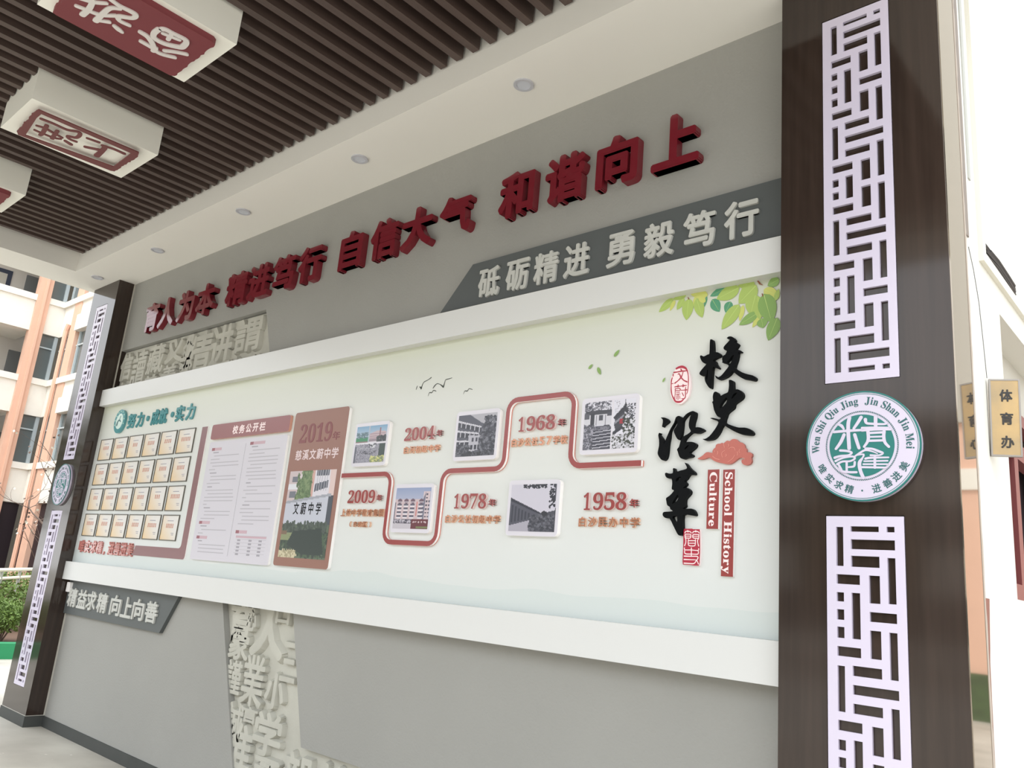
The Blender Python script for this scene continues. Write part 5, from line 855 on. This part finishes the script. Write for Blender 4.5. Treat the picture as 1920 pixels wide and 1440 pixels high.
for (z0, z1) in ((0.6, 3.2), (4.84, 6.81), (8.38, 10.31), (11.87, 13.81)):
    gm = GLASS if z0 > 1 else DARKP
    w1 = bpart('window', gm, [(BX-.2, BX-.15, 7.75, BYY, z0, z1)])
    if z0 > 1:
        for b_ in [(BX-.15, BX-.09, 7.75, BYY, z1-.60, z1-.54), (BX-.15, BX-.07, 8.30, BYY, z0, z1), (BX-.15, BX-.09, 7.75, 7.80, z0, z1)]:
            m_ = MB().quadbox(b_[0]-BX, b_[1]-BX, b_[2]-BYY, b_[3]-BYY, b_[4], b_[5]); m_.obj('mullion', ALU, w1)
    w2 = bpart('window', gm, [(BX, -24, BYY+.15, BYY+.2, z0, z1)])
    if z0 > 1:
        m_ = MB()
        for k in range(14): x = -37.2+k*.95; m_.quadbox(x-BX, x+.06-BX, .08, .15, z0, z1)
        m_.quadbox(0, 13.3, .09, .15, z1-.62, z1-.56); m_.obj('mullion', ALU, w2)
bpart('column', PEACH, [(-36.15, -35.42, BYY-.04, BYY+.4, 0, 16)]); bpart('column', PEACH, [(-31.6, -30.9, BYY-.04, BYY+.4, 0, 16)])
m_ = MB().tube([(-36.30-BX, -.12, .3), (-36.30-BX, -.12, 10.4), (-36.2-BX, -.1, 10.7)], .10, 8); m_.obj('drain_pipe', PEACH, bl)
bpart('step_ledge', OUTW, [(-35.42, -24, BYY-.12, BYY, 10.31, 11.0)]); bpart('step_ledge', OUTW, [(-35.42, -24, BYY-.12, BYY, 6.81, 7.45)])
bpart('roof', OUTW, [(BX-9, BX+.3, Y0, BYY+9, 16, 16.5), (BX, -24, BYY-.3, BYY+9, 16, 16.5)])
bpart('inner_block', GREYC, [(BX-9, BX-2.7, Y0, BYY+9, 0, 16), (BX-.2, -24, BYY+.3, BYY+9, 0, 16)])
# neighbouring building reflected in the polished side face of the near pillar
nb = empty('peach_building', (3, 14, 0), 'peach and white building standing north of the side wall', 'building')
MB().quadbox(-3.2, 9, 0, 6, 0, 5.4).obj('wall', PEACH, nb); MB().quadbox(-3.3, 9, -.1, 6, 5.4, 17).obj('upper_wall', GREYC, nb); MB().quadbox(-3.25, 9, -.05, 0, 4.1, 4.5).obj('band', OUTW, nb); MB().quadbox(-3.25, 9, -.06, 0, 0, .8).obj('plinth', LEAFD, nb)
ob_ = empty('sky_blocking_building', (5, -30, 0), 'white and peach building added out of view to block low sky from the wall', 'building')  # added out of view: screens the low sky so the display wall gets dimmer
MB().quadbox(-25, 27, -8, 0, 0, 9.5).obj('wall', OUTW, ob_)
for z in (1.0, 4.3, 7.4): MB().quadbox(-24.5, 26, 0, .04, z, z+1.6).obj('window_band', GLASS, ob_)
for x in range(-24, 27, 8): MB().quadbox(x, x+.9, 0, .3, 0, 9.5).obj('column', PEACH, ob_)
# ================================================================== PLANTING
def leafcloud(n, c, r, size, seed, flat=1.0, shell=.55):
    g = np.random.default_rng(seed); m_ = MB()
    for k in range(n):
        d_ = g.normal(size=3); d_ /= np.linalg.norm(d_); q = shell+(1-shell)*g.random(); p = Vector((c[0]+d_[0]*r[0]*q, c[1]+d_[1]*r[1]*q, c[2]+d_[2]*r[2]*q*flat))
        a = Vector(g.normal(size=3)).normalized(); b_ = a.cross(Vector(g.normal(size=3))).normalized(); s_ = size*g.uniform(.6, 1.3)
        i = len(m_.v); m_.v += [tuple(p-a*s_), tuple(p+b_*s_*.45), tuple(p+a*s_), tuple(p-b_*s_*.45)]; m_.f.append((i, i+1, i+2, i+3)); m_.m.append(0)
    return m_
def hedge_leaves(n, x0, x1, y0, y1, z0, z1, size, seed):
    g = np.random.default_rng(seed); m_ = MB()
    for k in range(n):
        p = Vector((g.uniform(x0, x1), g.uniform(y0, y1), z0+(z1-z0)*g.random()**.7+g.normal()*.03)); a = Vector(g.normal(size=3)).normalized(); b_ = a.cross(Vector(g.normal(size=3))).normalized(); s_ = size*g.uniform(.6, 1.3)
        i = len(m_.v); m_.v += [tuple(p-a*s_), tuple(p+b_*s_*.5), tuple(p+a*s_), tuple(p-b_*s_*.5)]; m_.f.append((i, i+1, i+2, i+3)); m_.m.append(0)
    return m_
MB().quadbox(-13.35, -13.12, -4.0, 7.5, 0, .21).obj('green_kerb', GREEN, loc=(-13.2, 1.7, 0), label='green painted kerb in front of the hedges', cat='kerb')
MB().quadbox(-36.5, -13.35, -4.0, 8.2, 0, .12).obj('planting_bed', SOIL, loc=(-20, 2, 0), label='brown soil planting bed behind the green kerb', cat='planting bed')
for k in range(8):
    y = -2.3+k*.93
    s_ = empty('shrub', (-14.3, y, .12), 'rounded bright green shrub on bare stems behind the green kerb, %s from the yard side' % ords[k], 'shrub', 'rounded shrubs behind the green kerb')
    if k == 0:
        fm = leafcloud(5200, (0, 0, .38), (.42, .42, .26), .024, 3, shell=.2).mesh('foliage', LEAF)
        m_ = MB()
        for j in range(5): a = j*1.26; m_.tube([(.03*math.cos(a), .03*math.sin(a), 0), (.12*math.cos(a), .12*math.sin(a), .2), (.25*math.cos(a), .25*math.sin(a), .42)], [.014, .010, .005], 5)
        stm = m_.mesh('stems', BARK)
    link('foliage', fm, (0, 0, 0), s_); link('stems', stm, (0, 0, 0), s_); s_.rotation_euler = (0, 0, k*1.3)
hm_ = hedge_leaves(16000, -.35, .35, -4, 5, 0, .78, .032, 11).mesh('hedge', LEAF)
for x, s, lab in ((-16.2, 1.0, 'clipped green hedge behind the rounded shrubs'), (-19.5, 1.1, 'clipped green hedge farther back beside the handrail')):
    o = link('hedge', hm_, (x, 2.0, .12), label=lab, cat='hedge', group='clipped hedges'); o.scale = (1, 1, s)
# handrail
t_ = empty('handrail', (-15.2, 1.5, .1), 'cream tubular handrail rising behind the hedges', 'railing')
m1, m2 = (-.35, -.18), (-4.0, 1.92)
MB().tube([(m1[0], m1[1], 1.0), (m2[0], m2[1], 1.0)], .033, 8).obj('rail', METAL, t_); MB().tube([(m1[0]-.3, m1[1]+.16, .85), (m2[0], m2[1], .85)], .028, 8).obj('rail', METAL, t_)
for k in (0.02, .32, .64, .96):
    x, y = m1[0]+(m2[0]-m1[0])*k, m1[1]+(m2[1]-m1[1])*k; MB().tube([(x, y, 0), (x, y, 1.0)], .03, 8).obj('post', mat('grey_rail_post', (160, 160, 150), .5), t_)
# bare tree
t_ = empty('bare_tree', (-19.0, 3.45, .12), 'small bare tree with a few pale blossoms left of the far pillar', 'tree')
m_ = MB(); g = random.Random(12); tips = []
def branch(p, d_, L_, r_, dep):
    n = 4; pts = [p]; q = p
    for k in range(n):
        d_ = (d_+Vector((g.uniform(-.25, .25), g.uniform(-.25, .25), g.uniform(-.05, .2)))).normalized(); q = q+d_*L_/n; pts.append(q)
    m_.tube([tuple(v) for v in pts], [r_*(1-.5*k/n) for k in range(n+1)], 5)
    if dep > 0:
        for j in range(4 if dep > 1 else 3):
            b_ = pts[g.randint(1, n)]; nd = (d_+Vector((g.uniform(-1.3, 1.3), g.uniform(-1.3, 1.3), g.uniform(-.4, .5)))).normalized(); branch(b_, nd, L_*g.uniform(.5, .75), r_*.45, dep-1)
    else: tips.append(pts[-1])
branch(Vector((0, 0, 0)), Vector((0, 0, 1)), 1.9, .05, 3)
m_.obj('branches', BARK, t_)
m_ = MB()
for k, p in enumerate(tips[:260]):
    for j in range(2):
        q = p+Vector((g.uniform(-.06, .06), g.uniform(-.06, .06), g.uniform(-.06, .06))); a = Vector((g.gauss(0, 1), g.gauss(0, 1), g.gauss(0, 1))).normalized(); b_ = a.orthogonal().normalized(); s_ = .03
        i = len(m_.v); m_.v += [tuple(q-a*s_), tuple(q+b_*s_), tuple(q+a*s_), tuple(q-b_*s_)]; m_.f.append((i, i+1, i+2, i+3)); m_.m.append(k % 2)
m_.obj('blossom', [mat('pale_blossom', (226, 220, 204), .7), BARK], t_)
# leafy trees across the yard: seen in the polished front of the far pillar
tm = None
for k, (x, y, s) in enumerate([(-27, -4.5, 1.0), (-28.5, -9.6, 1.12), (-27.5, -14.8, .95), (-29, -20, 1.1), (-24, -24, 1.0), (-17, -22, 1.0), (-9, -23, .9), (2, -23, 1.0)]):
    t_ = empty('yard_tree', (x, y, 0), 'round evergreen yard tree in the row across the paving, %s from the far end' % ords[k], 'tree', 'evergreen trees across the yard')
    if tm is None:
        tm = leafcloud(7000, (0, 0, 4.0), (2.2, 2.2, 2.9), .16, 21, shell=.25).mesh('crown', LEAFD)
        tk = MB().tube([(0, 0, 0), (.05, 0, 1.5), (0, .05, 4)], [.16, .13, .06], 8).mesh('trunk', BARK)
    link('crown', tm, (0, 0, 0), t_); link('trunk', tk, (0, 0, 0), t_); t_.scale = (s, s, s); t_.rotation_euler = (0, 0, k*.9)
